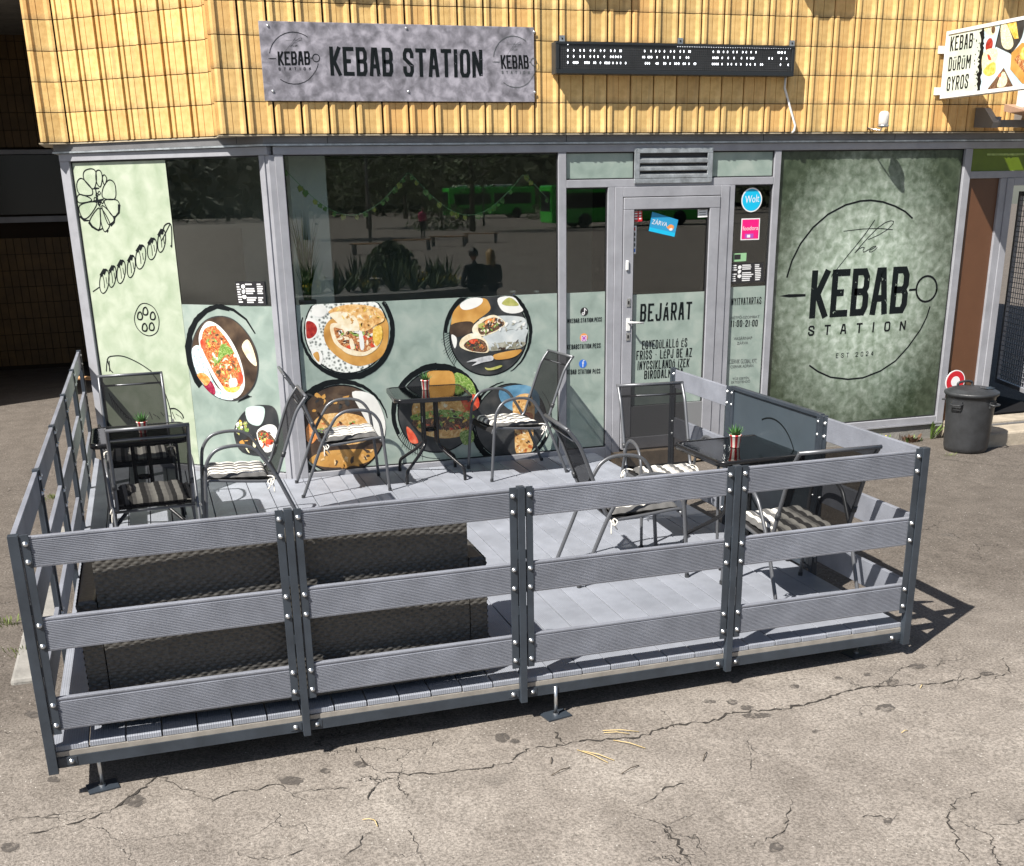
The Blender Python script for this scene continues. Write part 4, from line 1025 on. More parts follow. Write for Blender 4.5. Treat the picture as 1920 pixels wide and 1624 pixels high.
# slanting window: plate, cup and line drawings
PO = lambda: Print(CN + ON*.0046, ON)
Q_ = lambda x, y: (320 + x/5.075, 540 + y/5.075)
p1 = PO(); clipz = 1.597
c = p1.px(*Q_(505,680)); r = .36
ell = [Q_(240,440),Q_(330,320),Q_(460,275),Q_(600,310),Q_(730,440),Q_(810,600),Q_(828,760),Q_(790,920),Q_(690,1030),Q_(570,1060),Q_(430,1020),Q_(320,920),Q_(240,780),Q_(205,600)]
p1.pstroke([Q_(805,435),Q_(720,300),Q_(600,210),Q_(480,172),Q_(380,190),Q_(270,270),Q_(190,400),Q_(160,560),Q_(185,720),Q_(250,880),Q_(290,930)], .012, ink, .07)
p1.pstroke([Q_(560,205),Q_(440,175),Q_(340,215),Q_(240,310),Q_(180,450),Q_(180,620)], .03, ink, .06)
for i in range(12): p1.pstroke([Q_(700+i*6,1000+i*3), Q_(640+i*12,1090-i*5)], .012, ink, .004)
p1.up(); blob(p1, [(a+(a-420)*.035, b_+(b_-656)*.035) for a, b_ in ell], 'charcoal'); p1.up(); blob(p1, ell, 'dark_wood'); p1.up()
blob(p1, [Q_(205,580),Q_(290,560),Q_(360,780),Q_(450,950),Q_(600,1060),Q_(450,1040),Q_(300,900),Q_(225,740)], 'check'); p1.up()
blob(p1, [Q_(280,420),Q_(350,320),Q_(450,350),Q_(560,470),Q_(650,640),Q_(700,820),Q_(700,960),Q_(620,1050),Q_(520,1010),Q_(420,880),Q_(330,700),Q_(275,540)], 'china'); p1.up()
blob(p1, [Q_(310,420),Q_(360,370),Q_(430,370),Q_(530,480),Q_(620,640),Q_(680,800),Q_(670,930),Q_(560,990),Q_(460,880),Q_(370,720),Q_(300,560)], 'kebab'); p1.up()
bits(p1, [Q_(320,420),Q_(430,380),Q_(620,640),Q_(670,900),Q_(560,980),Q_(380,720)], ['kebab','meat','dark_meat','salad','tomato','flat_bread','corn'], 150, .02, 13); p1.up()
blob(p1, [Q_(285,500),Q_(320,490),Q_(335,580),Q_(295,570)], 'tomato'); blob(p1, [Q_(650,800),Q_(690,830),Q_(685,910),Q_(640,900)], 'tomato'); blob(p1, [Q_(560,870),Q_(625,860),Q_(635,930),Q_(570,940)], 'china'); blob(p1, [Q_(500,930),Q_(560,950),Q_(660,940),Q_(620,990),Q_(540,985)], 'corn'); blob(p1, [Q_(480,540),Q_(560,560),Q_(600,620),Q_(520,640),Q_(450,720)], 'salad')
blob(p1, [Q_(255,820),Q_(320,810),Q_(380,870),Q_(340,930),Q_(290,880)], 'carrot'); blob(p1, [Q_(320,920),Q_(380,880),Q_(425,960),Q_(420,1015),Q_(360,980)], 'beet'); blob(p1, [Q_(680,560),Q_(735,490),Q_(790,590),Q_(822,740),Q_(750,690)], 'flat_bread')
blob(p1, [Q_(610,1420),Q_(615,1320),Q_(680,1200),Q_(780,1125),Q_(880,1112),Q_(990,1140),Q_(1030,1300),Q_(1000,1560),Q_(900,1600),Q_(680,1560)], 'charcoal'); p1.up()
blob(p1, [Q_(725,1140),Q_(885,1130),Q_(890,1240),Q_(840,1310),Q_(740,1270)], 'cup'); blob(p1, [Q_(820,1380),Q_(920,1300),Q_(1010,1330),Q_(1015,1500),Q_(900,1560)], 'china'); p1.up(); blob(p1, [Q_(830,1390),Q_(880,1350),Q_(960,1400),Q_(990,1460),Q_(900,1480)], 'dark_meat'); p1.up(); blob(p1, [Q_(870,1440),Q_(910,1430),Q_(915,1465),Q_(880,1470)], 'corn'); blob(p1, [Q_(915,1440),Q_(980,1450),Q_(960,1490),Q_(910,1480)], 'tomato'); bits(p1, [Q_(830,1390),Q_(960,1370),Q_(1000,1480),Q_(880,1530)], ['dark_meat','meat','salad','tomato','charcoal'], 40, .016, 14); bits(p1, [Q_(620,1280),Q_(720,1270),Q_(740,1380),Q_(640,1390)], ['corn','salad','gherkin','china'], 26, .02, 15); bits(p1, [Q_(650,1420),Q_(800,1420),Q_(820,1560),Q_(700,1550)], ['dark_wood','board','charcoal','slaw'], 26, .022, 16)
p1.up(); p1.ppoly([(441.7,528.4),(496.5,528.4),(500.5,572.4),(448,572.4)], M['s_black']); p1.up()
menu_text(p1, lambda a, b_: (441.7+6.3*b_+(54.8-2.3*b_)*a, 528.4+44*b_))
p1.build('food_picture', wo)
D_ = lambda x, y: (120 + x/3.96, 290 + y/3.96)
p1 = PO()
def lines(lst, w_=.007, w2=None):
    for pts in lst: p1.pstroke([D_(*p) for p in pts], w_*1.5, ink, w2*1.5 if w2 else None)
def cr(pts, n_=4, closed=True):
    k = len(pts); out = []
    for i in range(k if closed else k-1):
        g = lambda j: Vector(pts[j % k]) if closed else Vector(pts[max(0, min(k-1, j))])
        a, b_, c_, d = g(i-1), g(i), g(i+1), g(i+2)
        for j in range(n_):
            t = j/n_; out.append(tuple(.5*((2*b_)+(c_-a)*t+(2*a-5*b_+4*c_-d)*t*t+(3*b_-a-3*c_+d)*t**3)))
    out.append(tuple(pts[0]) if closed else tuple(pts[-1]))
    return out
hub = (250,345)
for lobe in ([(215,255),(150,185),(150,125),(200,105),(235,125),(240,200)], [(240,200),(240,125),(270,120),(285,170),(270,240)], [(285,170),(300,150),(318,180),(300,225)], [(290,320),(290,250),(330,190),(370,205),(385,260),(375,330)], [(300,340),(385,335),(412,370),(405,430),(370,460),(330,415)], [(280,380),(330,415),(372,480),(345,520),(320,500)], [(270,400),(275,500),(300,570),(325,555),(340,510),(300,430)], [(262,395),(195,480),(205,530),(250,560),(270,520)], [(245,365),(190,455),(145,475),(115,420),(120,375),(200,350)], [(200,345),(115,358),(98,320),(120,295),(190,320)], [(205,300),(205,250),(140,180),(105,190),(95,240),(120,295)]):
    lines([cr(lobe)], .0062)
lines([[(185,500),(210,535),(255,562),(290,548)], [(120,455),(150,488),(190,490)], [(410,370),(408,430),(372,475)], [(345,525),(372,500),(380,465)], [(318,572),(330,560)]], .018, .006)
lines([[hub,(235,255)], [hub,(295,330)], [hub,(270,390)], [hub,(215,345)], [hub,(285,360)], [(225,250),(262,250)]], .014, .006)
for q in ((232,330),(262,365),(285,350),(245,300),(262,285)): lines([cr([(q[0]-9,q[1]),(q[0],q[1]-14),(q[0]+9,q[1]),(q[0],q[1]+14)], 3)], .005)
for i, (x, y, a, b_) in enumerate([(300,940,62,95),(360,905,48,85),(425,870,55,92),(500,830,52,88),(570,760,66,95),(655,700,62,85),(725,640,52,90)]):
    th = R(-68); pts = [(x+a*.55*math.cos(t)*math.cos(th+1.3)-b_*math.sin(t)*math.sin(th+1.3)*.95, y+a*.55*math.cos(t)*math.sin(th+1.3)+b_*math.sin(t)*math.cos(th+1.3)*.95) for t in [k*math.pi/8 for k in range(16)]]
    lines([cr(pts, 2)], .0062)
    lines([[pts[9], pts[11], pts[13]], [(pts[10][0]+10, pts[10][1]+12), (pts[12][0]-2, pts[12][1]+14)]], .020, .010)
    lines([[(x-12,y-45),(x-2,y),(x+2,y+50)], [(x+12,y-30),(x+20,y+20)]], .004)
lines([[(215,1018),(262,985)], [(725,640),(790,510)]], .006)
lines([cr([(735,590),(745,530),(785,510),(800,560),(800,690)], 3, False), [(790,680),(800,675)]], .007)
lines([cr([(525,1200),(560,1120),(610,1105),(670,1140),(705,1220),(695,1310),(640,1345),(580,1325),(535,1270)])], .005)
for (x, y) in ((565,1200),(605,1165),(660,1200),(600,1285),(652,1280)):
    lines([cr([(x-16,y+18),(x-14,y-20),(x+4,y-30),(x+18,y),(x+10,y+24)])], .009)
lines([cr([(315,1610),(325,1515),(370,1495),(450,1500),(560,1550),(650,1610)], 4, False), [(320,1520),(345,1600),(365,1620)], [(335,1530),(340,1610)], cr([(640,1600),(740,1750),(790,1900),(800,2000)], 4, False)], .0065)
Y_ = lambda x, y: (160 + x/5.075, 680 + y/5.075)
p1.pstroke([Y_(*q) for q in cr([(800,440),(860,440),(920,490),(935,530)], 4, False)], .012, ink)
for i in range(9): p1.pstroke([Y_(610+i*36,470+(i%3)*18), Y_(640+i*36,540-(i%2)*30)], .006, ink)
for i in range(8): p1.pstroke([Y_(225+i*22,290+i*32), Y_(255+i*26,370+i*24), Y_(270+i*24,430+i*20)], .010, ink, .003)
p1.build('line_drawing', wo)

# ------------------------------------------------------------------ signs on the wall
YS = -.118
sg = thing('shop_sign', 'long zinc-look board with black block lettering and a round logo at each end', 'sign', (0,0,0))
b = MB(); b.box(-.114, 2.052, YS, YS+.006, 3.130, 3.677); bevel(b.build('board', M['sign_metal'], sg), .0015, 1)
p1 = Print((0, YS, 0), (0,-1,0))
ptext(p1, 'KEBAB STATION', (620,141.7), (905,145.7), (616.7,87.3), M['ink_worn'], weight=.22, gap=.09, cw=.45)
logo(p1, p1.px(521.7,122.7), p1.px(581.7,121.7), p1.px(520,96.7), M['ink'], M['ink'], 1.25, False)
logo(p1, p1.px(940,129), p1.px(991.7,129), p1.px(938,103.3), M['ink'], M['ink_grey'], 1.25, False)
p1.build('lettering', sg)
for (u, v) in ((502,48),(762,53),(1002,60),(512,171),(766,172),(1003,173)):
    q = on_y(u, v, YS-.004); b = MB(); b.lathe([(.011,0),(.010,.004),(.005,.007),(0,.008)], 12); o = b.build('bolt', M['zinc'], sg); o.location = (q.x, YS-.0005, q.z); o.rotation_euler = (R(90),0,0)

ld = thing('led_display', 'black scrolling LED display with white dots on the tiled wall', 'display')
X0, X1, Z0_, Z1_ = 2.205, 4.372, 3.335, 3.570; YL = -.205
b = MB(); b.box(X0, X1, YL+.006, -.102, Z0_, Z1_); b.build('housing', M['blackplastic'], ld)
b = MB(); b.box(X0, X1, YL-.004, YL+.0055, Z1_-.020, Z1_); b.box(X0, X1, YL-.004, YL+.0055, Z0_, Z0_+.032); b.box(X0, X0+.030, YL-.0035, YL+.0055, Z0_+.0321, Z1_-.0201); b.box(X1-.028, X1, YL-.0035, YL+.0055, Z0_+.0321, Z1_-.0201)
bevel(b.build('bezel', mat('led_bezel', (.02,.023,.026), .35), ld), .003, 1)
b = MB(); k = 0
for i in range(118):
    x = X0+.034+i*.0178; b.box(x, x+.002, YL+.003, YL+.0058, Z0_+.034, Z1_-.032)
for i in range(10):
    z = Z0_+.038+i*.0178; b.box(X0+.034, X1-.032, YL+.0035, YL+.0059, z, z+.002)
b.build('dot_grid', mat('led_grid', (.035,.036,.036), .6), ld)
a_ = lambda x: 1040+x/9.6; b_f = lambda x: 1180+x/6.25
rows = {2: [a_(x) for x in (345,460,530,645,715,828,897,1012,1082,1175,1198)] + [b_f(x) for x in (180,255,310,355,412,485,528,597,640,700,714,985,1038,1052,1105,1152,1220,1262,1330,1372,1428,1485,1745,1785,1825)] + [1462,1467,1498],
 3: [a_(x) for x in (343,460,530,643,712,780,895,1010,1055,1100,1145,1190)] + [b_f(x) for x in (160,178,222,240,262,325,410,453,525,595,670,694,980,1000,1020,1038,1090,1160,1230,1315,1380,1422,1440,1456,1780)] + [1442,1448,1475,1497],
 4: [a_(x) for x in (340,365,390,415,545,570,595,620,708,736,825,910,935,960,985,1050,1120,1187,1278)] + [b_f(x) for x in (190,212,235,317,336,405,425,478,535,555,580,634,655,700,762,776,975,995,1018,1040,1087,1155,1197,1253,1307,1377,1418,1473,1540,1560)] + [1463.5,1478,1494,1499],
 1: [1271+4.5*i for i in range(51)], 0: []}
b = MB(); seen = set()
def ledrow(x, rr):
    base = {1: 84.2, 2: 94.4, 3: 105.7, 4: 117.3}[rr]; v = base + (x-1070)*.0105
    if rr == 1: v = 86.4 + (x-1271)*.018
    q = on_y(x, v, YL)
    if q.x > X1-.034 or q.x < X0+.032: return
    ij = (round((q.x-X0)/.0089), rr)
    if ij in seen: return
    seen.add(ij); hw = .0052; hh = .0105 if rr > 1 else .0075
    b.add([(q.x-hw,YL+.001,q.z),(q.x,YL+.001,q.z-hh),(q.x+hw,YL+.001,q.z),(q.x,YL+.001,q.z+hh)], [(0,1,2,3)])
for rr in (1,2,3,4):
    for x in rows[rr]: ledrow(x, rr)
    ledrow(1064.8, rr)
tag(b.build('lit_dots', M['led'], ld), kind='stuff')
for u in (1054, 1276, 1486):
    q = on_y(u, 70, -.11); b = MB(); b.box(q.x-.022, q.x+.022, -.112, -.103, Z1_, Z1_+.055, 0); b.box(q.x-.006, q.x+.006, -.115, -.1121, Z1_+.026, Z1_+.038, 1); b.build('mounting_tab', [M['galv'], M['black']], ld)
b = MB(); q = on_y(1490, 244, -.108); b.tube([(4.345,-.12,3.335),(4.345,-.115,3.25),(q.x,-.112,2.95),(q.x-.005,-.112,2.91),(q.x-.02,-.10,2.89)], .010, 8); b.build('cable_duct', M['white'], ld)

# box sign standing out from the wall
XS = 5.93
bs = thing('projecting_sign', 'white framed box sign with menu words and food photo standing out from the wall', 'sign')
b = MB(); b.box(XS+.012, XS+.13, -1.25, -.135, 3.17, 3.72); bevel(b.build('box', M['white'], bs), .012, 2)
b = MB(); FR = .028
b.box(XS, XS+.0115, -1.25, -.135, 3.72-FR, 3.72); b.box(XS, XS+.0115, -1.25, -.135, 3.17, 3.17+FR); b.box(XS+.0005, XS+.0115, -.135-FR, -.135, 3.17+FR+.0001, 3.72-FR-.0001); b.box(XS+.0005, XS+.0115, -1.25, -1.25+FR, 3.17+FR+.0001, 3.72-FR-.0001)
b.build('face_frame', M['white'], bs)
for zz in (3.575, 3.235):
    b = MB(); b.box(XS+.02, XS+.10, -.134, -.100, zz-.03, zz+.03); b.box(XS-.05, XS+.10, -.112, -.1005, zz-.032, zz+.032); b.build('bracket', M['white'], bs)
p1 = Print((XS+.010, 0, 0), (-1,0,0))
M['sign_pale'] = decal_mat('sign_print', (.50,.58,.50), (.60,.66,.58), (.68,.74,.66), 6)
W_ = lambda x, y: (1740 + x/9.022, 20 + y/9.022)
p1.poly([(.160,3.19),(1.235,3.19),(1.235,3.70),(.160,3.70)], M['sign_pale']); p1.up()
ptext(p1, 'KEBAB', W_(372,692), W_(752,632), W_(392,442), M['ink'], weight=.2); ptext(p1, 'DÜRÜM', W_(342,1030), W_(715,975), W_(365,790), M['ink'], weight=.2); ptext(p1, 'GYROS', W_(312,1365), W_(675,1312), W_(335,1125), M['ink'], weight=.2)
K['ice'] = ramp_mat('print_ice', [(.42,.60,.68),(.55,.70,.76),(.66,.78,.82)], 4, coat=.3)
e0 = [W_(950,275),W_(930,480),W_(915,700),W_(905,920),W_(880,1100),W_(865,1355)]
p1.poly([p1.px(*q) for q in e0] + [Vector((1.235,3.19)), Vector((1.235,3.70))], K['ice']); p1.up()
rr_ = random.Random(8); left = []; right = []
for i in range(34):
    t = i/33; j = t*5; a = int(min(4, j)); f = j-a; u = e0[a][0]+(e0[a+1][0]-e0[a][0])*f; v = e0[a][1]+(e0[a+1][1]-e0[a][1])*f
    left.append((u-2.5-rr_.random()*5, v)); right.append((u+1.0+rr_.random()*3, v))
p1.ppoly(left + right[::-1], ink)
for i in range(16): p1.disc(p1.px(*W_(780+rr_.random()*110, 350+rr_.random()*950)), .004+.006*rr_.random(), .004+.006*rr_.random(), ink, 8, .5, i)
p1.up()
p1.disc(p1.px(*W_(1040,585)), .045, .055, K['red_sauce'], 24)
blob(p1, [W_(960,280),W_(1130,250),W_(1150,330),W_(1100,410),W_(1000,400)], 'slaw'); p1.up(); blob(p1, [W_(1080,290),W_(1140,280),W_(1130,370),W_(1090,380)], 'dark_meat')
blob(p1, [W_(930,760),W_(1000,660),W_(1150,640),W_(1190,720),W_(1150,900),W_(1140,1040),W_(1040,1110),W_(940,1060),W_(915,900)], 'slaw'); p1.up(); blob(p1, [W_(950,1000),W_(1080,880),W_(1150,900),W_(1140,1050),W_(1040,1105),W_(960,1070)], 'corn'); blob(p1, [W_(1010,740),W_(1050,760),W_(1080,830),W_(1030,830)], 'tomato')
blob(p1, [W_(1250,215),W_(1260,215),W_(1610,140),W_(1600,440),W_(1420,725),W_(1400,725),W_(1160,610),W_(1155,605)], 'charcoal'); p1.up(); blob(p1, [W_(1240,260),W_(1330,220),W_(1420,420),W_(1450,580),W_(1370,660),W_(1260,580)], 'slaw'); p1.up(); p1.ppoly([W_(1330,200),W_(1500,165),W_(1540,470),W_(1470,480)], K['corn'])
p1.ppoly([W_(1290,965),W_(1450,1280),W_(1000,1345)], K['dark_meat']); p1.up(); blob(p1, [W_(1260,1050),W_(1310,1050),W_(1350,1180),W_(1300,1280),W_(1180,1290),W_(1210,1160)], 'slaw'); blob(p1, [W_(1200,1080),W_(1250,1070),W_(1240,1120),W_(1200,1120)], 'tomato')
p1.ppoly([W_(1420,720),W_(1600,540),W_(1700,560),W_(1700,1250),W_(1600,1230),W_(1400,990)], K['board']); p1.up(); p1.ppoly([W_(1470,830),W_(1640,600),W_(1700,640),W_(1700,1140),W_(1640,1060)], K['meat']); p1.up(); p1.disc(p1.px(*W_(1640,720)), .05, .05, K['corn'], 16)
p1.build('face_print', bs)

# siren, neighbour's awning and sign
sr = thing('alarm_siren', 'small white capsule siren on a wire bracket below the tiles', 'siren')
q = on_y(1657, 225, -.20)
b = MB(); b.lathe([(0,.075),(.030,.070),(.042,.055),(.045,.03),(.045,-.03),(.040,-.040),(0,-.041)], 20, (q.x, -.20, q.z)); b.build('lamp', mat('siren_white', (.62,.60,.57), .4), sr)
b = MB(); b.lathe([(0,-.0415),(.050,-.042),(.052,-.052),(.030,-.062),(0,-.063)], 20, (q.x,-.20,q.z)); b.tube([(q.x-.01,-.20,q.z-.062),(q.x-.02,-.20,q.z-.085),(q.x-.06,-.15,q.z-.075),(q.x-.09,-.095,q.z-.06)], .006, 6); b.build('bracket', M['zinc'], sr)
aw = thing('folded_awning', 'folded brown awning cassette with grey hinge arms beside the box sign', 'awning')
b = MB(); b.prism([(6.55,-.25,3.06),(6.55,-.60,2.985),(6.55,-.60,3.03),(6.55,-.25,3.12)], (1.6,0,0)); b.build('cassette', mat('awning_brown', (.35,.22,.15), .6, var=.1), aw, fix=True)
b = MB(); b.box(6.42, 8.1, -.30, -.22, 2.925, 2.985); b.build('roller_bar', M['flashing'], aw)
for x in (6.36, 6.80):
    b = MB(); b.prism([(x,-.10,2.93),(x,-.34,2.915),(x,-.36,2.96),(x,-.22,3.09),(x,-.10,3.10)], (.07,0,0)); b.lathe([(.0,.0),(.035,0),(.035,.08),(0,.08)], 14, (x+.09,-.30,2.93)); b.build('hinge_arm', mat('arm_grey', (.22,.215,.21), .5, .3), aw, fix=True)
ns = thing('fascia_sign', 'red white and green striped sign partly hidden behind the box sign', 'sign')
b = MB(); b.box(6.64, 8.0, -.42, -.30, 3.085, 3.60); b.build('box', M['s_white'], ns)
p1 = Print((0,-.42,0), (0,-1,0)); p1.poly([(6.645,3.09),(7.99,3.09),(7.99,3.125),(6.645,3.125)], col('fascia_green', (.0,.20,.09))); p1.poly([(6.645,3.195),(7.99,3.195),(7.99,3.59),(6.645,3.59)], col('fascia_red', (.45,.01,.03))); p1.up(); p1.disc((7.10,3.33), .19, .19, M['s_white'], 30, clip=3.58); p1.up(); p1.disc((7.10,3.33), .15, .15, M['s_red'], 30); p1.build('face_print', ns)

# ------------------------------------------------------------------ terrace
FX0, FX1, FY, FZ = -1.8165, 2.6644, -4.6936, 1.154
dk = thing('terrace_deck', 'raised grey composite plank deck on levelling feet in front of the shop', 'deck')
n_b = 28; x0 = FX0+.028; pitch = (FX1-.030-x0)/n_b
deck_mesh = {}
for i in range(n_b):
    a = x0+i*pitch; c = a+pitch-.0065; y0 = FY+.034+rc.uniform(-.003,.003)
    def yend(x):
        if x > -.13: return -.040
        s_ = (x-CN.x)/OD.x
        return min(1.52, CN.y+OD.y*s_ - .055) if x > -1.68 else 1.52
    b = MB(); g = .0016
    P = [(0,y0),(pitch-.0065,y0),(pitch-.0065,yend(c)),(0,yend(a))]
    h = .026
    vs = [(x,y,0) for x, y in P] + [(x,y,h) for x, y in P]
    b.add(vs, [(3,2,1,0),(4,5,6,7),(0,1,5,4),(1,2,6,5),(2,3,7,6),(3,0,4,7)])
    o = b.build('deck_board', M['deck'], dk); o.location = (a, 0, ZD-h+rc.uniform(-.0008,.0008)); bevel(o, .0025, 1)
b = MB(); b.box(FX0+.03, FX1-.03, FY+.028, FY+.060, .112, ZD-.0275); b.build('edge_strip', mat('edge_strip', (.30,.28,.25), .5, .2, var=.15, vscale=14), dk)
b = MB(); b.box(FX0+.040, FX1-.042, FY+.022, FY+.062, .060, .111); b.build('front_beam', M['anthracite'], dk)
b = MB(); b.box(FX1-.066, FX1-.030, FY+.064, -.06, .060, ZD-.0275); b.build('side_beam', M['anthracite'], dk)
b = MB(); b.box(FX0+.030, FX0+.066, FY+.064, 1.50, .060, ZD-.0275); b.build('side_beam', M['anthracite'], dk)
for y in (-3.5,-2.3,-1.1):
    b = MB(); b.box(FX0+.067, FX1-.067, y, y+.05, .060, ZD-.0275); b.build('joist', M['anthracite'], dk)
def foot(x, y):
    z = gz(x, y)
    f_ = MB(); f_.tube([(x,y,z+.004),(x,y,.10)], .009, 10); f_.lathe([(.016,0),(.016,.012)], 6, (x,y,z+.007)); o = f_.build('levelling_foot', M['zinc'], dk)
    f_ = MB(); f_.obox((x,y,z+.004), (.066,.012,.0), (-.010,.048,0), (0,0,.004)); f_.build('foot_plate', M['anthracite'], o)
for u, v in ((193,1476),(1043,1343),(1605,1226)):
    p = ghit(u, v); foot(p.x, max(FY+.02, min(p.y, FY+.30)))
for x, y in ((-1.6,-2.2),(.5,-2.2),(2.45,-2.3)): foot(x, y)

BOARDS = ((.250,.405),(.626,.779),(1.006,1.143))
def bolt_mesh():
    b = MB(); b.lathe([(.0125,0),(.0125,.002),(.0095,.003),(.0085,.008),(.004,.0115),(0,.012)], 12); return b.mesh('bolt', M['zinc'])
BOLT = bolt_mesh()
def bolt(parent, p, nrm):
    o = link('bolt', BOLT, parent); o.location = p; o.rotation_euler = Vector(nrm).to_track_quat('Z','Y').to_euler(); return o
def rail_profile(H):
    """cross-section of a board: fine grooves on the outer face, flat top and back"""
    out = [(.002,0)]; pt = .0076; z = .008
    while z + pt < H-.010:
        out += [(.0,z),(.0,z+.0040),(.0038,z+.0046),(.0038,z+.0070)]; z += pt
    out += [(.0,H-.009),(.0,H-.002),(.002,H),(.022,H),(.024,H-.002),(.024,.002),(.022,0)]
    return out
def rail(parent, p0, p1, z0, z1, nrm, off):
    """one composite board from p0 to p1; off is its distance from the fence line along nrm"""
    p0 = Vector((*p0,0)); p1 = Vector((*p1,0)); d = (p1-p0); L = d.length; nrm = Vector((*nrm,0))
    b = MB(); b.prism([(0,y_,z_) for y_, z_ in rail_profile(z1-z0)], (L,0,0))
    o = b.build('rail_board', M['rail'], parent, fix=True)
    q = p0 + nrm*off; o.location = (q.x, q.y, z0); o.rotation_euler = (0, rc.uniform(-.0012,.0012), math.atan2(d.y, d.x)+rc.uniform(-.001,.001))
    return o
# front railing
rf = thing('railing', 'front railing of the terrace, grey boards bolted between dark posts', 'railing', group=None)
posts = [FX0, -.669, .412, 1.546, FX1]
def post_front(x, kind):
    p = thing('post', None, None); del_keys(p); p.parent = rf
    b = MB()
    if kind == 0:
        b.box(x-.017, x+.017, FY-.004, FY+.030, .045, FZ-.004)
        for sgn in (-1, 1):
            xx = x+sgn*.040
            b.box(xx-.0175, xx+.0175, FY+.002, FY+.007, .235, FZ)
            for zz in (.24, .515, .80, 1.10): b.box(min(x+sgn*.017, xx-sgn*.0175), max(x+sgn*.017, xx-sgn*.0175), FY+.0021, FY+.0069, zz, zz+.045)
        b.box(x-.018, x+.018, FY-.0035, FY+.031, FZ-.0039, FZ+.001)
        bolts = [(x+sg*.041, FY+.002, z) for sg in (-1,1) for z0, z1 in BOARDS for z in (z0+.028, z1-.030)]
        bolts += [(x+sg*.050, FY+.019, .088) for sg in (-1,1)]
        for sgn in (-1,1): b.box(min(x+sgn*.0205,x+sgn*.075), max(x+sgn*.0205,x+sgn*.075), FY+.0195, FY+.0215, .070, .108)
    else:
        sgn = 1 if x < 0 else -1
        xa, xb = sorted((x, x+sgn*.042)); b.box(xa, xb, FY-.004, FY+.034, .045, FZ)
        xc, xd = sorted((x+sgn*.046, x+sgn*.082)); b.box(xc, xd, FY+.002, FY+.007, .235, FZ)
        for zz in (.24, .515, .80, 1.10):
            xe, xf = sorted((x+sgn*.042, x+sgn*.046)); b.box(xe, xf, FY+.0021, FY+.0069, zz, zz+.045)
        bolts = [(x+sgn*.064, FY+.002, z) for z0, z1 in BOARDS for z in (z0+.028, z1-.030)]
        b.box(*sorted((x+sgn*.0425, x+sgn*.125)), FY+.0195, FY+.0215, .070, .108); bolts.append((x+sgn*.10, FY+.019, .088))
    o = b.build('profile', M['anthracite'], p); bevel(o, .002, 1)
    for q in bolts: bolt(p, q, (0,-1,0))
for i, x in enumerate(posts): post_front(x, 1 if i in (0,4) else 0)
for i in range(4):
    a = posts[i]+(.047 if i == 0 else .024); c = posts[i+1]-(.047 if i == 3 else .024)
    for z0, z1 in BOARDS: rail(rf, (a,FY+.008), (c,FY+.008), z0+rc.uniform(-.002,.002), z1+rc.uniform(-.002,.002), (0,1), 0)
# side railings
def side_rail(x, ys, sgn, panel, label):
    t = thing('railing', label, 'railing')
    for i, y in enumerate(ys):
        if i == 0: continue                                    # shares the corner post of the front
        b = MB(); b.box(x-.019, x+.019, y-.019, y+.019, .045, FZ)
        for s2 in (-1,1):
            if i == len(ys)-1 and s2 == 1: continue
            b.box(x+sgn*.010-.003, x+sgn*.010+.003, y+s2*.0195-(.034 if s2 < 0 else 0), y+s2*.0195+(.034 if s2 > 0 else 0), .235, FZ-.002)
        p = thing('post', None, None); del_keys(p); p.parent = t
        bevel(b.build('profile', M['anthracite'], p), .002, 1)
        for z0, z1 in BOARDS:
            for z in (z0+.028, z1-.030):
                for s2 in (-1,1):
                    if i == len(ys)-1 and s2 == 1: continue
                    for fs in (-1, 1): bolt(p, (x+sgn*.010+fs*.0035, y+s2*.036, z), (fs,0,0))
    for i in range(len(ys)-1):
        if i == panel: continue
        for z0, z1 in BOARDS:
            off = -.015 if sgn > 0 else -.009
            a = MB(); L = ys[i+1]-ys[i]-.044; ch = .010
            P = rail_profile(z1-z0)
            a.prism([((.022-yy) if sgn < 0 else yy,0,zz) for yy, zz in P], (0,L,0)); o = a.build('rail_board', M['rail'], t, fix=True)
            o.location = (x + (-.0155 if sgn > 0 else -.0065), ys[i]+.022, z0)
    return t
LYS = [-4.6936,-3.42,-2.18,-.98,.29,1.556]
rl = side_rail(FX0+.019, LYS, 1, None, 'long side railing along the open passage, five bays deep')
RYS = [-4.6936,-3.72,-2.56,-1.625]
rr = side_rail(FX1-.019, RYS, -1, 1, 'short side railing holding a dark metal panel between boards')
pn = thing('panel', None, None); del_keys(pn); pn.parent = rr
M['panel'] = mat('slate_panel', (.052,.068,.082), .35, var=.08, vscale=4)
xp = FX1-.019
b = MB(); b.box(xp-.004, xp+.004, -3.699, -2.581, .20, 1.135); b.build('sheet', M['panel'], pn)
b = MB(); b.box(xp-.018, xp+.018, -3.70, -2.58, 1.136, 1.160); b.box(xp-.018, xp+.018, -3.70, -2.58, .175, .199); b.box(xp-.0175, xp+.0175, -3.70, -3.665, .1995, 1.1355); b.box(xp-.0175, xp+.0175, -2.615, -2.58, .1995, 1.1355); bevel(b.build('surround', M['anthracite'], pn), .003, 1)
p1 = Print((xp-.004,0,0), (-1,0,0))
cc_ = Vector((3.14,.70)); p1.ring(cc_, .33, .010, .010, 30, 115, M['ink'], 30); p1.ring(cc_, .33, .006, .006, -10, 30, M['s_white'], 24); p1.ring(cc_, .33, .010, .010, 205, 300, M['ink'], 30)
text(p1, 'KEBAB', (2.94,.62), (3.34,.62), (2.94,.80), M['ink'], weight=.2)
p1.build('printed_logo', pn)

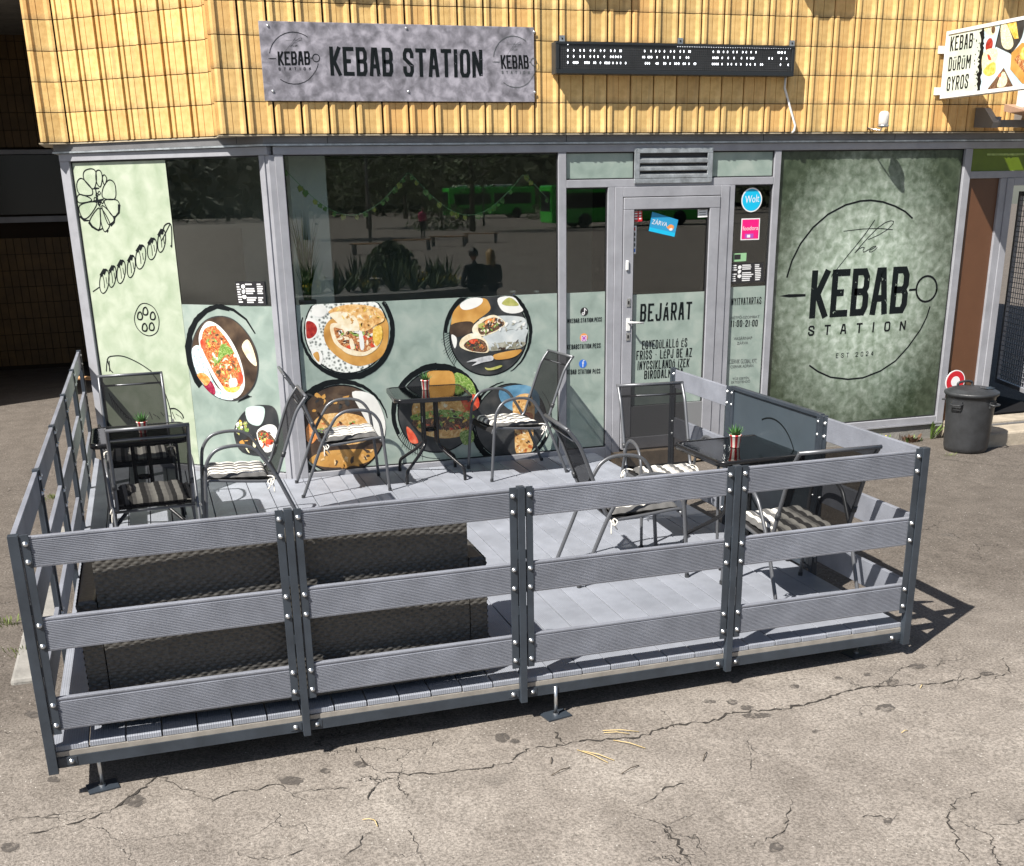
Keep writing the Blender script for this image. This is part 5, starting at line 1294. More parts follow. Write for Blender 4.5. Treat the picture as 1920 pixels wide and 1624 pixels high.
# ------------------------------------------------------------------ furniture
def sling_mat(name, col, alpha):
    m_ = mat(name, col, .8, spec=.12, var=.1, vscale=40)
    m_.node_tree.nodes['Principled BSDF'].inputs['Alpha'].default_value = alpha
    return m_
M['sling'] = sling_mat('textilene', (.008,.008,.009), .86)
M['tube'] = mat('anthracite_tube', (.13,.135,.145), .36, .45, var=.06)
def smooth_path(pts, n_=5): return cr([tuple(p) for p in pts], n_, False)
def cr3(pts, n_=5):
    P = [Vector(p) for p in pts]; k = len(P); out = []
    for i in range(k-1):
        a, b_, c_, d = P[max(0,i-1)], P[i], P[i+1], P[min(k-1,i+2)]
        for j in range(n_):
            t = j/n_; out.append(.5*((2*b_)+(c_-a)*t+(2*a-5*b_+4*c_-d)*t*t+(3*b_-a-3*c_+d)*t**3))
    out.append(P[-1]); return out
BACK = [(-.175,.405),(-.225,.450),(-.262,.545),(-.318,.69),(-.372,.83),(-.405,.895),(-.466,.975)]
SEAT = [(.275,.395),(.262,.432),(.215,.440),(.05,.422),(-.10,.408),(-.175,.405)]
def make_chair():
    t = thing('armchair', 'x', 'chair')
    for s in (-1, 1):
        y = .268*s
        path = [(.302,y,0),(.284,y,.25),(.262,y,.50),(.240,y,.585),(.185,y,.650),(.10,y,.676),(-.01,y,.674),(-.085,y,.640),(-.135,y*.99,.575),(-.215,y*.975,.438),(-.31,y*.96,.215),(-.40,y*.955,.0)]
        b = MB(); b.tube(cr3(path, 4), .0125, 10, flat=.8, ref=(0,1,0)); o = b.build('arm_and_leg', M['tube'], t)
        for p in (path[0], path[-1]):
            f_ = MB(); f_.lathe([(.0145,.0),(.0145,.022)], 10, (p[0],p[1],.0)); f_.build('foot_cap', M['blackplastic'], o)
        b = MB(); b.tube(cr3([(x,.236*s,z) for x, z in SEAT], 4), .0105, 8); b.build('seat_rail', M['tube'], t)
        b = MB(); b.tube(cr3([(x,.236*s,z) for x, z in BACK], 4), .0118, 8); o = b.build('back_rail', M['tube'], t)
        f_ = MB(); f_.tube([(-.272,.236*s,.568),(-.285,.236*s,.602)], .0155, 10); f_.build('collar', M['blackplastic'], o)
        b = MB(); b.tube([(-.195,.238*s,.42),(-.222,.262*s,.432)], .011, 8); b.build('joint', M['tube'], t)
    b = MB(); b.tube([(-.466,-.246,.975),(-.466,.246,.975)], .0118, 8); b.build('top_rail', M['tube'], t)
    b = MB(); b.tube([(-.425,-.225,.905),(-.425,.225,.905)], .008, 8); b.build('back_bar', M['tube'], t)
    b = MB(); b.tube([(.255,-.262,.418),(.255,.262,.418)], .0095, 8); b.tube([(-.17,-.25,.392),(-.17,.25,.392)], .0095, 8); b.build('cross_bar', M['tube'], t)
    sp = cr3([(x,0,z) for x, z in SEAT], 4); bp = cr3([(x,0,z) for x, z in BACK], 4)
    b = MB(); k = len(sp)-1
    b.grid(k, 8, lambda u, v: (sp[round(u*k)].x, -.230+.46*v, sp[round(u*k)].z + .004 - .022*math.sin(math.pi*v)*math.sin(math.pi*min(1,u*1.05))))
    b.build('sling_seat', M['sling_s'], t)
    b = MB(); k = len(bp)-1
    b.grid(k, 8, lambda u, v: (bp[round(u*k)].x - .012*math.sin(math.pi*v)*math.sin(math.pi*u), -.232+.464*v, bp[round(u*k)].z))
    b.build('sling_back', M['sling'], t)
    return t
M['sling_s'] = mat('textilene_seat', (.012,.012,.013), .7)

def cushion_mat():
    m_ = bpy.data.materials.new('striped_cotton'); m_.use_nodes = True
    n = m_.node_tree.nodes; l = m_.node_tree.links; b = n['Principled BSDF']
    tc = n.new('ShaderNodeTexCoord'); sp = n.new('ShaderNodeSeparateXYZ'); l.new(tc.outputs['Object'], sp.inputs[0])
    mr = n.new('ShaderNodeMapRange'); mr.inputs[1].default_value = -.20; mr.inputs[2].default_value = .20; l.new(sp.outputs['Y'], mr.inputs[0])
    rp = n.new('ShaderNodeValToRGB'); rp.color_ramp.interpolation = 'CONSTANT'; e = rp.color_ramp.elements
    wt, lg, dg = (.70,.68,.62), (.36,.35,.33), (.10,.098,.095)
    st = [(0,dg),(.06,wt),(.15,dg),(.22,lg),(.28,wt),(.36,dg),(.45,wt),(.55,lg),(.60,dg),(.69,wt),(.78,lg),(.84,dg),(.90,wt),(.96,dg)]
    for i, (p_, c_) in enumerate(st):
        if i < 2: e[i].position = p_; e[i].color = (*c_,1)
        else: x = e.new(p_); x.color = (*c_,1)
    l.new(mr.outputs[0], rp.inputs[0]); l.new(rp.outputs[0], b.inputs['Base Color']); b.inputs['Roughness'].default_value = .85
    nb = n.new('ShaderNodeTexNoise'); nb.inputs['Scale'].default_value = 180; l.new(tc.outputs['Object'], nb.inputs['Vector'])
    bp = n.new('ShaderNodeBump'); bp.inputs['Strength'].default_value = .25; bp.inputs['Distance'].default_value = .004; l.new(nb.outputs[0], bp.inputs['Height']); l.new(bp.outputs[0], b.inputs['Normal'])
    return m_
M['cushion'] = cushion_mat(); M['cord'] = mat('cotton_cord', (.72,.69,.62), .9)
def make_cushion():
    t = thing('seat_cushion', 'x', 'cushion')
    b = MB(); N = 30; hx_, hy_ = .205, .205
    def puff(u, v):
        ex = min(u, 1-u); ey = min(v, 1-v); e_ = min(1, min(ex, ey)/.07)
        h = .030*math.sqrt(max(0, 1-(1-e_)**2))
        tuft = abs(math.sin(math.pi*u*4))*abs(math.sin(math.pi*v*4))
        return h*(.70+.42*tuft**.6)
    def edge(u, v):
        x = -hx_+2*hx_*u; y = -hy_+2*hy_*v
        k = 1 + .018*math.cos(2*math.pi*(u if abs(v-.5) > abs(u-.5) else v)*5)
        return x*k, y*k
    top = lambda u, v: (*edge(u, v), .026+puff(u, v)); bot = lambda u, v: (*edge(u, v), .026-.7*puff(u, v))
    b.grid(N, N, top); b.grid(N, N, lambda u, v: bot(1-u, v))
    b.build('pad', M['cushion'], t)
    for s in (-1,1):
        q = MB(); y = .20*s
        q.tube(cr3([(-.205,y,.025),(-.235,y*1.15,.030),(-.245,y*1.34,.015),(-.225,y*1.42,-.02),(-.20,y*1.36,.0),(-.225,y*1.30,.015),(-.24,y*1.38,-.03),(-.243,y*1.40,-.075)], 4), .0045, 6)
        q.tube(cr3([(-.225,y*1.32,.01),(-.215,y*1.36,-.03),(-.20,y*1.33,-.055)], 4), .0045, 6)
        q.build('tie', M['cord'], t)
    return t
chair0 = make_chair(); cush0 = make_cushion()
CH = [
 ('C5', 1.700,-.453, 185.8, 'dark mesh armchair to the right of the middle bistro table'),
 ('C4', .268,-.450, -1.4, 'dark mesh armchair to the left of the middle bistro table'),
 ('C3', -.643,-1.457, 179.7, 'dark mesh armchair beside the passage-side table, its back towards the middle table'),
 ('C1', -1.337,-.569, -89.0, 'dark mesh armchair between the passage-side table and the slanting window'),
 ('C2', -1.262,-1.955, 93.0, 'dark mesh armchair between the passage-side table and the rattan sofa'),
 ('C6', 1.578,-3.257, -3.5, 'dark mesh armchair on the open deck side of the table by the metal panel'),
 ('C7', 2.142,-2.635, -97.5, 'dark mesh armchair facing the table by the metal panel, back to the shop door'),
 ('C8', 2.261,-4.045, 87.9, 'dark mesh armchair backed against the front railing at the table by the metal panel'),
]
WHERE = {'C5': 'right of the middle bistro table', 'C4': 'left of the middle bistro table', 'C3': 'whose back is towards the middle table', 'C1': 'nearest the slanting window', 'C2': 'between the passage-side table and the sofa', 'C6': 'on the open deck side of the panel table', 'C7': 'with its back to the shop door', 'C8': 'backed against the front railing'}
for i, (k, x, y, d, lab) in enumerate(CH):
    o = chair0 if i == 0 else copy_tree(chair0)
    o.location = (x, y, ZD); o.rotation_euler = (0,0,R(d)); tag(o, lab, 'chair', 'mesh armchairs on the terrace')
    q = cush0 if i == 0 else copy_tree(cush0)
    v_ = Matrix.Rotation(R(d), 3, 'Z') @ Vector((.045,0,0))
    q.location = (x+v_.x, y+v_.y, ZD+.416); q.rotation_euler = (R(rc.uniform(-1,1)), R(-2.5), R(d+rc.uniform(-3,3)))
    tag(q, 'striped tufted cushion on the armchair '+WHERE[k], 'cushion', 'striped seat cushions')

def tabletop_glass():
    m_ = glass_mat('rippled_table_glass', (.20,.24,.23), .02)
    n = m_.node_tree.nodes; l = m_.node_tree.links
    tc = n.new('ShaderNodeTexCoord'); nz = n.new('ShaderNodeTexNoise'); nz.inputs['Scale'].default_value = 55; nz.inputs['Detail'].default_value = 2; l.new(tc.outputs['Object'], nz.inputs['Vector'])
    bp = n.new('ShaderNodeBump'); bp.inputs['Strength'].default_value = .10; bp.inputs['Distance'].default_value = .004; l.new(nz.outputs[0], bp.inputs['Height'])
    g = [x for x in n if x.type == 'BSDF_GLOSSY'][0]; l.new(bp.outputs[0], g.inputs['Normal']); g.inputs['Roughness'].default_value = .03
    return m_
M['tglass'] = tabletop_glass()
def rsq(hw, r_, z, n_=6):
    out = []
    for cx, cy, a0 in ((hw-r_,hw-r_,0),(-hw+r_,hw-r_,90),(-hw+r_,-hw+r_,180),(hw-r_,-hw+r_,270)):
        for i in range(n_+1):
            a = R(a0+90*i/n_); out.append((cx+r_*math.cos(a), cy+r_*math.sin(a), z))
    return out
def make_table():
    t = thing('bistro_table', 'x', 'table'); H = .72; hw = .325
    b = MB(); o_, i_ = rsq(hw,.07,0), rsq(hw-.022,.05,0); n_ = len(o_)
    vs = [(x,y,H-.034) for x,y,_ in o_] + [(x,y,H-.006) for x,y,_ in o_] + [(x*.992,y*.992,H) for x,y,_ in o_] + [(x,y,H) for x,y,_ in i_] + [(x,y,H-.034) for x,y,_ in i_]
    fs = [(r_*n_+j, r_*n_+(j+1) % n_, (r_+1)*n_+(j+1) % n_, (r_+1)*n_+j) for r_ in range(4) for j in range(n_)] + [(4*n_+j, 4*n_+(j+1) % n_, (j+1) % n_, j) for j in range(n_)]
    b.add(vs, fs, 0, True); b.build('rim', M['black'], t, fix=True)
    b = MB(); g_ = rsq(hw-.0225,.0495,H-.008); b.prism(g_, (0,0,.005)); b.build('glass_top', M['tglass'], t, fix=True)
    for sx in (-1,1):
        for sy in (-1,1):
            b = MB(); b.tube(cr3([(.055*sx,.055*sy,H-.034),(.055*sx,.055*sy,.50),(.055*sx,.055*sy,.33),(.065*sx,.065*sy,.275),(.115*sx,.115*sy,.215),(.205*sx,.205*sy,.135),(.238*sx,.238*sy,.095),(.246*sx,.246*sy,.0)], 5), .014, 10); b.build('leg', M['black'], t)
    for z in (.665,.40):
        b = MB(); b.tube([(.045*math.cos(a),.045*math.sin(a),z) for a in [k*math.pi/8 for k in range(16)]], .011, 8, closed=True); b.build('ring', M['black'], t)
    b = MB(); b.box(-.28,.28,-.010,.010,H-.040,H-.0345); b.box(-.010,.010,-.28,-.0105,H-.040,H-.0345); b.box(-.010,.010,.0105,.28,H-.040,H-.0345); b.build('top_bracket', M['black'], t)
    b = MB(); b.obox((-.0705,-.055,.50), (.0004,0,0), (0,.010,0), (0,0,.026)); b.build('maker_label', M['s_white'], t)
    return t
tb0 = make_table()
for i, (x, y, d, lab) in enumerate(((1.010,-.345,-5,'black glass-topped bistro table against the wide shop window'), (-1.318,-1.205,1,'black glass-topped bistro table beside the passage-side railing'), (2.362,-3.235,2,'black glass-topped bistro table in front of the dark metal panel'))):
    o = tb0 if i == 0 else copy_tree(tb0)
    o.location = (x, y, ZD); o.rotation_euler = (0,0,R(d)); tag(o, lab, 'table', 'bistro tables')

M['pot_red'] = mat('pot_red', (.48,.028,.035), .4); M['pot_white'] = mat('pot_white', (.78,.74,.66), .4); M['aloe'] = mat('aloe_leaf', (.045,.13,.03), .45, var=.35, vscale=30); M['soil'] = mat('soil', (.03,.022,.015), .9)
def make_pot():
    t = thing('potted_succulent', 'x', 'potted plant')
    b = MB(); b.lathe([(0,.001),(.026,.001),(.029,.004),(.036,.074),(.040,.076),(.040,.083),(.035,.083),(.033,.074)], 36, mats=lambda i, j: 0 if (j//3) % 2 else 1); b.build('pot', [M['pot_red'], M['pot_white']], t)
    b = MB(); b.lathe([(0,.072),(.034,.072)], 20); b.build('soil', M['soil'], t)
    r_ = random.Random(2); b = MB()
    for i in range(22):
        a = i*2.4; tilt = .25+.9*(i/22); L = .075 - .02*(i/22)*r_.random(); w_ = .0075
        d = Vector((math.cos(a)*math.sin(tilt), math.sin(a)*math.sin(tilt), math.cos(tilt))); sd = Vector((-math.sin(a), math.cos(a), 0)); p0 = Vector((math.cos(a)*.006, math.sin(a)*.006, .072)); up_ = sd.cross(d)
        m1 = p0+d*L*.45; tip = p0+d*L+Vector((0,0,.012))
        b.add([p0-sd*w_, p0+sd*w_, m1-sd*w_*.9, m1+sd*w_*.9, tip, p0-up_*.003, m1-up_*.004], [(0,1,3,2),(2,3,4),(0,2,6,5),(1,5,6,3),(2,4,6),(3,6,4)])
    b.build('leaves', M['aloe'], t)
    return t
pt0 = make_pot()
for i, (u, v, lab) in enumerate(((798,730,'spiky succulent in a red striped pot on the middle bistro table'), (268.4,811,'spiky succulent in a red striped pot on the passage-side table'), (1378,838,'spiky succulent in a red striped pot on the table by the metal panel'))):
    o = pt0 if i == 0 else copy_tree(pt0)
    p = on_z(u, v, ZD+.72); o.location = (p.x, p.y, ZD+.7175); o.rotation_euler = (0,0,i*1.3); tag(o, lab, 'potted plant', 'succulents on the bistro tables')

# rattan sofa -----------------------------------------------------------
M['rattan'] = mat('grey_rattan', (.066,.063,.058), .45, var=.4, vscale=55)
M['sofa_pad'] = mat('sofa_cushion', (.30,.30,.31), .85, var=.1, vscale=20)
sf = thing('rattan_sofa', 'dark grey woven rattan sofa with its back to the front railing', 'sofa')
def weave(name, O, eu, ev, en, L, Hh):
    """a woven face: horizontal strands passing over and under uprights"""
    O, eu, ev, en = Vector(O), Vector(eu), Vector(ev), Vector(en); pu, pv = .046, .0155
    nu = int(L/pu*6); nv = int(Hh/pv*4); b = MB()
    def fn(u, v):
        s_, t_ = u*L, v*Hh; row = int(t_/pv); ph = (t_/pv) % 1
        wv = math.cos(2*math.pi*(s_/pu + .5*(row % 2)))
        h = .0055*math.sin(math.pi*ph)**.7*(.45+.55*max(-.75, wv))
        return O + eu*s_ + ev*t_ + en*(h + (.020*math.sin(math.pi*u) if L > 1 else 0))
    b.grid(nu, nv, fn, 0, True); return b.build(name, M['rattan'], sf)
SX0, SX1, SY0, SY1 = -1.605, .268, -4.564, -3.81
weave('woven_back', (SX0+.09,SY0,ZD+.03), (1,0,0), (0,0,1), (0,-1,0), SX1-SX0-.18, .80)
b = MB(); b.box(SX0+.09, SX1-.09, SY0+.004, SY0+.13, ZD+.031, ZD+.835); bevel(b.build('back_core', M['rattan'], sf), .012, 2)
for nm, xa, xb in (('arm', SX0, SX0+.085), ('arm', SX1-.085, SX1)):
    a_o = thing('arm', None, None); del_keys(a_o); a_o.parent = sf
    b = MB(); b.box(xa+.004, xb-.004, SY0+.008, SY1-.004, ZD+.02, ZD+.625); o = b.build('core', M['rattan'], a_o); bevel(o, .012, 2)
    for args in (((xa,SY0+.002,ZD+.03), (1,0,0), (0,0,1), (0,-1,0), xb-xa, .59), ((xb,SY0,ZD+.03), (0,1,0), (0,0,1), (1,0,0), SY1-SY0, .59), ((xa,SY1,ZD+.03), (0,-1,0), (0,0,1), (-1,0,0), SY1-SY0, .59)):
        o = weave('woven_side', *args); o.parent = a_o
b = MB(); b.box(SX0+.086, SX1-.086, SY0+.131, SY1, ZD+.03, ZD+.26); b.build('seat_base', M['rattan'], sf)
for i in range(3):
    w3 = (SX1-SX0-.18)/3; b = MB(); b.box(SX0+.092+i*w3, SX0+.086+(i+1)*w3, SY0+.135, SY1+.01, ZD+.262, ZD+.36); o = b.build('seat_pad', M['sofa_pad'], sf); bevel(o, .03, 3)

# ------------------------------------------------------------------ right-hand side: bin, step, neighbour's door
bp_ = ghit(1795, 846)
BX, BY = 6.285, -.60; BZ = gz(BX, BY)
bn = thing('dustbin', 'battered black plastic dustbin with a domed lid and side handles', 'dustbin', (BX, BY, BZ))
b = MB(); b.lathe([(0,.004),(.185,.004),(.195,.012),(.205,.05),(.222,.50),(.226,.535),(.236,.537),(.236,.552),(.222,.552),(.215,.50),(.19,.03),(0,.03)], 40); b.build('body', M['blackplastic'], bn)
b = MB(); b.lathe([(.246,.548),(.250,.556),(.250,.572),(.240,.578),(.232,.576),(.222,.588),(.205,.590),(.196,.600),(.165,.606),(.150,.603),(.10,.612),(.0,.616)], 40); b.lathe([(.245,.549),(.0,.551)], 40); ld_ = b.build('lid', M['blackplastic'], bn)
b = MB(); pts = [(.02,-.09),(.05,-.15),(.12,-.15),(.185,-.09),(.175,-.03),(.135,-.06),(.12,-.01),(.085,-.05),(.05,-.03)]
b.poly([(x, y, .6185-.045*math.hypot(x,y)) for x, y in pts]); b.build('broken_hole', M['black'], ld_)
b = MB(); b.tube(cr3([(-.07,.12,.600),(-.07,.12,.635),(-.02,.12,.648),(.05,.12,.648),(.09,.12,.632),(.09,.12,.598)], 4), .012, 8); b.build('lid_grip', M['blackplastic'], ld_)
for a in (200, 292, 20, 112):
    ca, sa = math.cos(R(a)), math.sin(R(a)); rd = Vector((ca, sa, 0)); tg = Vector((-sa, ca, 0)); b = MB()
    p = lambda r_, t_, z: rd*r_ + tg*t_ + Vector((0,0,z))
    b.tube(cr3([p(.218,-.05,.475), p(.262,-.05,.470), p(.272,-.03,.468), p(.272,.03,.468), p(.262,.05,.470), p(.218,.05,.475)], 3), .008, 8); b.prism([p(.214,-.05,.44), p(.214,.05,.44), p(.214,.05,.50), p(.214,-.05,.50)], rd*.018); b.build('handle', M['blackplastic'], bn, fix=True)
cs = thing('concrete_step', 'worn concrete step with a steel edge at the neighbouring door', 'step')
b = MB(); b.box(6.46, 8.6, -.60, .02, -.05, .135); o = b.build('slab', M['concrete'], cs); bevel(o, .02, 2)
b = MB(); b.box(6.46, 8.6, -.30, -.27, .136, .150); b.build('steel_edge', M['flashing'], cs)
b = MB(); b.box(6.46, 8.6, -.268, .02, .1355, .165); b.build('upper_slab', M['concrete'], cs)
dsg = thing('round_sign', 'red and white round sign leaning on the brown panel behind the dustbin', 'sign')
q = on_y(1792, 706, -.05)
b = MB(); b.tube([(q.x,-.052,q.z-.05),(q.x,-.046,q.z-.05)], .115, 40, 0); b.tube([(q.x,-.0535,q.z-.05),(q.x,-.0525,q.z-.05)], .105, 40, 1); b.tube([(q.x,-.0545,q.z-.05),(q.x,-.0538,q.z-.05)], .052, 32, 0)
b.build('disc', [M['s_white'], M['s_red']], dsg); b = MB(); b.box(q.x-.012, q.x+.012, -.045, -.03, .136, q.z); b.build('stake', M['wood'], dsg)
# steel grille leaf swung out of the dark doorway
P1 = on_z(1868, 716, .30); P2 = on_z(1922, 737, .30); dr_ = (P2-P1); dr_.z = 0; dr_.normalize()
gd = thing('grille_door', 'grey steel lattice door leaf standing open in the neighbouring doorway', 'door')
fr_ = MB(); nrm = Vector((-dr_.y, dr_.x, 0)); Lg = .85
def gbar(s0, s1, z0, z1, w_=.018, mb_=None):
    c = P1 + dr_*((s0+s1)/2); c.z = (z0+z1)/2; (mb_ or fr_).obox(c, dr_*((s1-s0)/2), nrm*w_, (0,0,(z1-z0)/2))
gbar(0, .045, .30, 2.35); gbar(Lg-.045, Lg, .30, 2.35); gbar(.0455, Lg-.0455, .30, .345); gbar(.0455, Lg-.0455, 2.305, 2.35)
fr_.build('leaf_frame', M['frame'], gd)
lt = MB()
for i in range(13): gbar(.085+i*.055, .091+i*.055, .345, 2.305, .003, lt)
lt.build('upright_bars', M['frame'], gd)
lt = MB()
for i in range(36):
    z = .40+i*.053; c = P1 + dr_*(Lg/2) - nrm*.007; c.z = z; lt.obox(c, dr_*(Lg/2-.046), nrm*.003, (0,0,.003))
lt.build('cross_bars', M['frame'], gd)

# weeds -------------------------------------------------------------------
M['weed'] = mat('weed_leaf', (.10,.17,.03), .6, var=.4, vscale=30); M['dry'] = mat('dry_leaf', (.11,.06,.035), .8, var=.4, vscale=30); M['grass'] = mat('grass_blade', (.13,.17,.035), .6, var=.3, vscale=30); M['petal'] = mat('yellow_petal', (.70,.55,.05), .6)
def weed(x, y, hgt, n_, label, seed, mats, blade=True, spread=.06):
    r_ = random.Random(seed); z = gz(x, y); t = thing('weed', label, 'weed', (x,y,z)); b = MB()
    for i in range(n_):
        a = r_.uniform(0, 6.28); r0 = r_.uniform(0, spread); L = hgt*r_.uniform(.45,1); tl = r_.uniform(.1,.75); w_ = hgt*(.045 if blade else .16)
        p0 = Vector((math.cos(a)*r0, math.sin(a)*r0*.5, 0)); d = Vector((math.cos(a)*math.sin(tl), math.sin(a)*math.sin(tl)*.6, math.cos(tl))); sd = Vector((-math.sin(a), math.cos(a), 0))
        m1 = p0+d*L*.55; tip = p0+d*L-Vector((0,0,L*.12))
        b.add([p0-sd*w_*.3, p0+sd*w_*.3, m1+sd*w_, m1-sd*w_, tip], [(0,1,2,3),(3,2,4)], r_.randrange(len(mats)))
    b.build('leaves', [M[k] for k in mats], t)
weed(6.30, -.055, .30, 10, 'tall bright grass tuft between the dustbin and the mottled panel', 1, ['weed'], True, .03)
weed(6.02, -.10, .10, 46, 'leafy weed clump with brown leaves beside the dustbin', 2, ['weed','dry','dry'], False, .13)
weed(5.70, -.09, .13, 18, 'small yellow-flowered weed under the mottled panel', 3, ['weed','petal'], False, .10)
weed(5.35, -.08, .12, 14, 'thin weed in the joint where the plinth meets the terrace', 4, ['weed','petal'], False, .10)
for i, (u, v, lab) in enumerate(((100,935,'moss-green grass patch outside the passage-side railing'), (50,1225,'low grass tuft by the old kerb stone'), (15,1172,'sparse grass growing in the asphalt crack by the kerb'))):
    p = ghit(u, v); weed(p.x, p.y, .07, 60, lab, 20+i, ['grass'], True, .14)
p = ghit(1780, 855); weed(p.x, p.y, .04, 26, 'tiny grass fringe in front of the dustbin', 31, ['grass'], True, .10)
# old kerb stone beside the railing on the passage side
p = ghit(28, 1165); q = ghit(60, 1000)
kb = thing('kerb_stone', 'weathered flat concrete kerb stone outside the passage-side railing', 'kerb')
b = MB(); b.box(-2.12, -1.90, -3.3, -1.2, -.20, -.035); o = b.build('stone', M['concrete_grey'], kb); bevel(o, .02, 2)
b = MB(); b.box(-2.12, -1.90, -1.18, 1.1, -.20, -.005); o = b.build('stone', M['concrete_grey'], kb); bevel(o, .02, 2)
# straw and twigs on the asphalt
M['straw'] = mat('straw', (.55,.42,.20), .8); M['twig'] = mat('twig', (.06,.045,.03), .9)
st = MB(); r_ = random.Random(12)
for (u0, v0, u1, v1, k) in ((1082,1408,1140,1432,0),(1092,1410,1152,1428,0),(1130,1372,1198,1374,0),(1150,1390,1210,1405,0),(1132,1376,1180,1378,0),(680,1539,705,1541,0),(700,1538,708,1552,0),(1034,1456,1068,1441,1),(1165,1453,1198,1437,1),(1318,1428,1325,1412,1),(1033,1434,1034,1422,1),(1690,1376,1702,1372,0),(1725,1292,1730,1286,0)):
    a, c = ghit(u0, v0), ghit(u1, v1); a.z += .006; c.z += .006; mm = a.lerp(c, .5) + Vector((0,0,.008)); st.tube([a, mm, c], .0022, 5, k)
tag(st.build('litter', [M['straw'], M['twig']]), 'bits of straw and twig lying on the cracked asphalt', 'litter', kind='stuff')

# ------------------------------------------------------------------ shaded passage on the other side
wg = thing('rear_wing', 'shaded rear wing of yellow tiles closing off the dark passage', 'building')
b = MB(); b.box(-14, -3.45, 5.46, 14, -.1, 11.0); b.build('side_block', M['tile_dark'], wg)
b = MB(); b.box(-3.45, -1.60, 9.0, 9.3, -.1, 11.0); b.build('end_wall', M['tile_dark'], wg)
def tile_field(name, p0, p1, zs, nrm):
    b = MB(); p0 = Vector((*p0,0)); p1 = Vector((*p1,0)); L = (p1-p0).length; d = (p1-p0).normalized(); nrm = Vector((*nrm,0)); k = int(L/.105)
    for z0, z1 in zs:
        rws = int((z1-z0)/.2285)
        for r__ in range(rws):
            for i in range(k):
                c = p0 + d*((i+.5)*L/k) + nrm*(.010 if i % 2 else .004); c.z = z0+(r__+.5)*.2285
                b.obox(c, d*(L/k/2-.004), nrm*.010, (0,0,.110))
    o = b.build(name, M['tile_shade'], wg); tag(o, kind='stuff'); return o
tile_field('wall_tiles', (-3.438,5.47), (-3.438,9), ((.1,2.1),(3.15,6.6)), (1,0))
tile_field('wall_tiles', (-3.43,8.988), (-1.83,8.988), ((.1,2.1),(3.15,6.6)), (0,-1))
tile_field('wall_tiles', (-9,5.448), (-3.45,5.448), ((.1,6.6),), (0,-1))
b = MB(); b.box(-3.43, -1.83, 8.94, 8.99, 2.25, 3.05); b.build('window_band', M['black'], wg)
b = MB(); b.box(-3.43, -1.83, 8.90, 8.985, 3.06, 3.12); b.box(-3.43, -1.83, 8.90, 8.985, 2.14, 2.22); b.box(-3.43, -3.36, 5.47, 8.9, 2.14, 2.22); b.build('window_rail', M['frame'], wg)
b = MB(); b.box(-3.45, -1.83, 5.6, 8.98, 4.6, 4.95); b.build('passage_shade_slab', M['concrete_grey'], wg)  # slab added and lowered over the passage to cut the sky light
b = MB(); e = on_z(152,713,.88); b.tube([(e.x-.10, e.y+.05, .90), (e.x+.22, e.y+.02, .88)], .018, 10); tag(b.build('wooden_pole', M['wood']), 'short orange wooden pole end by the end of the long railing', 'pole')
b = MB(); b.tube([(e.x+.02, e.y+.04, .88), (e.x+.02, e.y+.04, gz(e.x,e.y))], .012, 8); o = b.build('stake', M['wood'], bpy.data.objects['wooden_pole'])

# plant, bottles and garland inside the window ------------------------------
wp = thing('window_plant', 'tall grassy plant in a grey pot inside the wide window', 'potted plant', (.135,.20,1.46))
b = MB(); b.lathe([(0,.001),(.06,.001),(.075,.16),(.07,.165),(.0,.15)], 24); b.build('pot', mat('grey_pot', (.16,.165,.17), .5), wp)
b = MB(); r_ = random.Random(4)
for i in range(90):
    a = r_.uniform(0, 6.28); L = r_.uniform(.3,.75); lean = r_.uniform(0,.16); w_ = .005; d = Vector((math.cos(a),math.sin(a)*.7,0)); p0 = Vector((0,0,.15))+d*.03; sd = Vector((-math.sin(a),math.cos(a),0))
    pts = [p0 + Vector((0,0,L*t)) + d*lean*t*t for t in (0,.35,.7,1)]
    b.add([pts[0]-sd*w_, pts[0]+sd*w_, pts[1]-sd*w_, pts[1]+sd*w_, pts[2]-sd*w_*.7, pts[2]+sd*w_*.7, pts[3]], [(0,1,3,2),(2,3,5,4),(4,5,6)])
b.build('blades', mat('plastic_grass', (.06,.13,.03), .5, var=.5, vscale=20), wp)
for (x, colr, lab, h_) in ((1.93, (.05,.10,.45), 'blue spray bottle on the sill inside the wide window', .17), (2.15, (.70,.72,.72), 'clear pump bottle on the sill inside the wide window', .16)):
    o = thing('bottle', lab, 'bottle', (x,.14,1.46)); mt = mat('bottle_'+lab[:4], colr, .3)
    b = MB(); b.lathe([(0,.001),(.030,.001),(.032,.01),(.032,h_*.55),(.012,h_*.72),(.012,h_*.85),(0,h_*.85)], 16); b.build('body', mt, o)
    b = MB(); b.lathe([(0,h_*.85),(.016,h_*.85),(.016,h_),(0,h_)], 12); b.box(-.035, .0, -.006, .006, h_*.9, h_); b.build('pump', M['white'], o)
gl_ = thing('leaf_garland', 'string of pale leaves hanging inside the wide window', 'garland')
b = MB(); r_ = random.Random(9); line = []
for i in range(61):
    t = i/60; x = .02+2.2*t; z = 2.64 - .34*math.sin(math.pi*((t*2.2) % 1)) - .05*t; line.append((x,.07,z))
b.tube(line, .003, 5); b.build('string', M['s_green'], gl_)
b = MB()
for i in range(46):
    p = Vector(line[r_.randrange(61)]) + Vector((0,-.01+.02*r_.random(),-.02)); s_ = .022+.014*r_.random(); a = r_.uniform(-.6,.6); u_ = Vector((math.cos(a), .3*r_.random(), math.sin(a)))*s_; v_ = Vector((-math.sin(a),.1,math.cos(a)))*s_
    b.add([p-v_, p+u_*.8-v_*.1, p+u_*.45+v_*.75, p+v_*.4, p-u_*.45+v_*.75, p-u_*.8-v_*.1], [(0,1,2,3,4,5)], r_.randrange(2))
b.build('leaves', [mat('garland_green', (.16,.30,.10), .6), mat('garland_yellow', (.42,.44,.12), .6)], gl_)

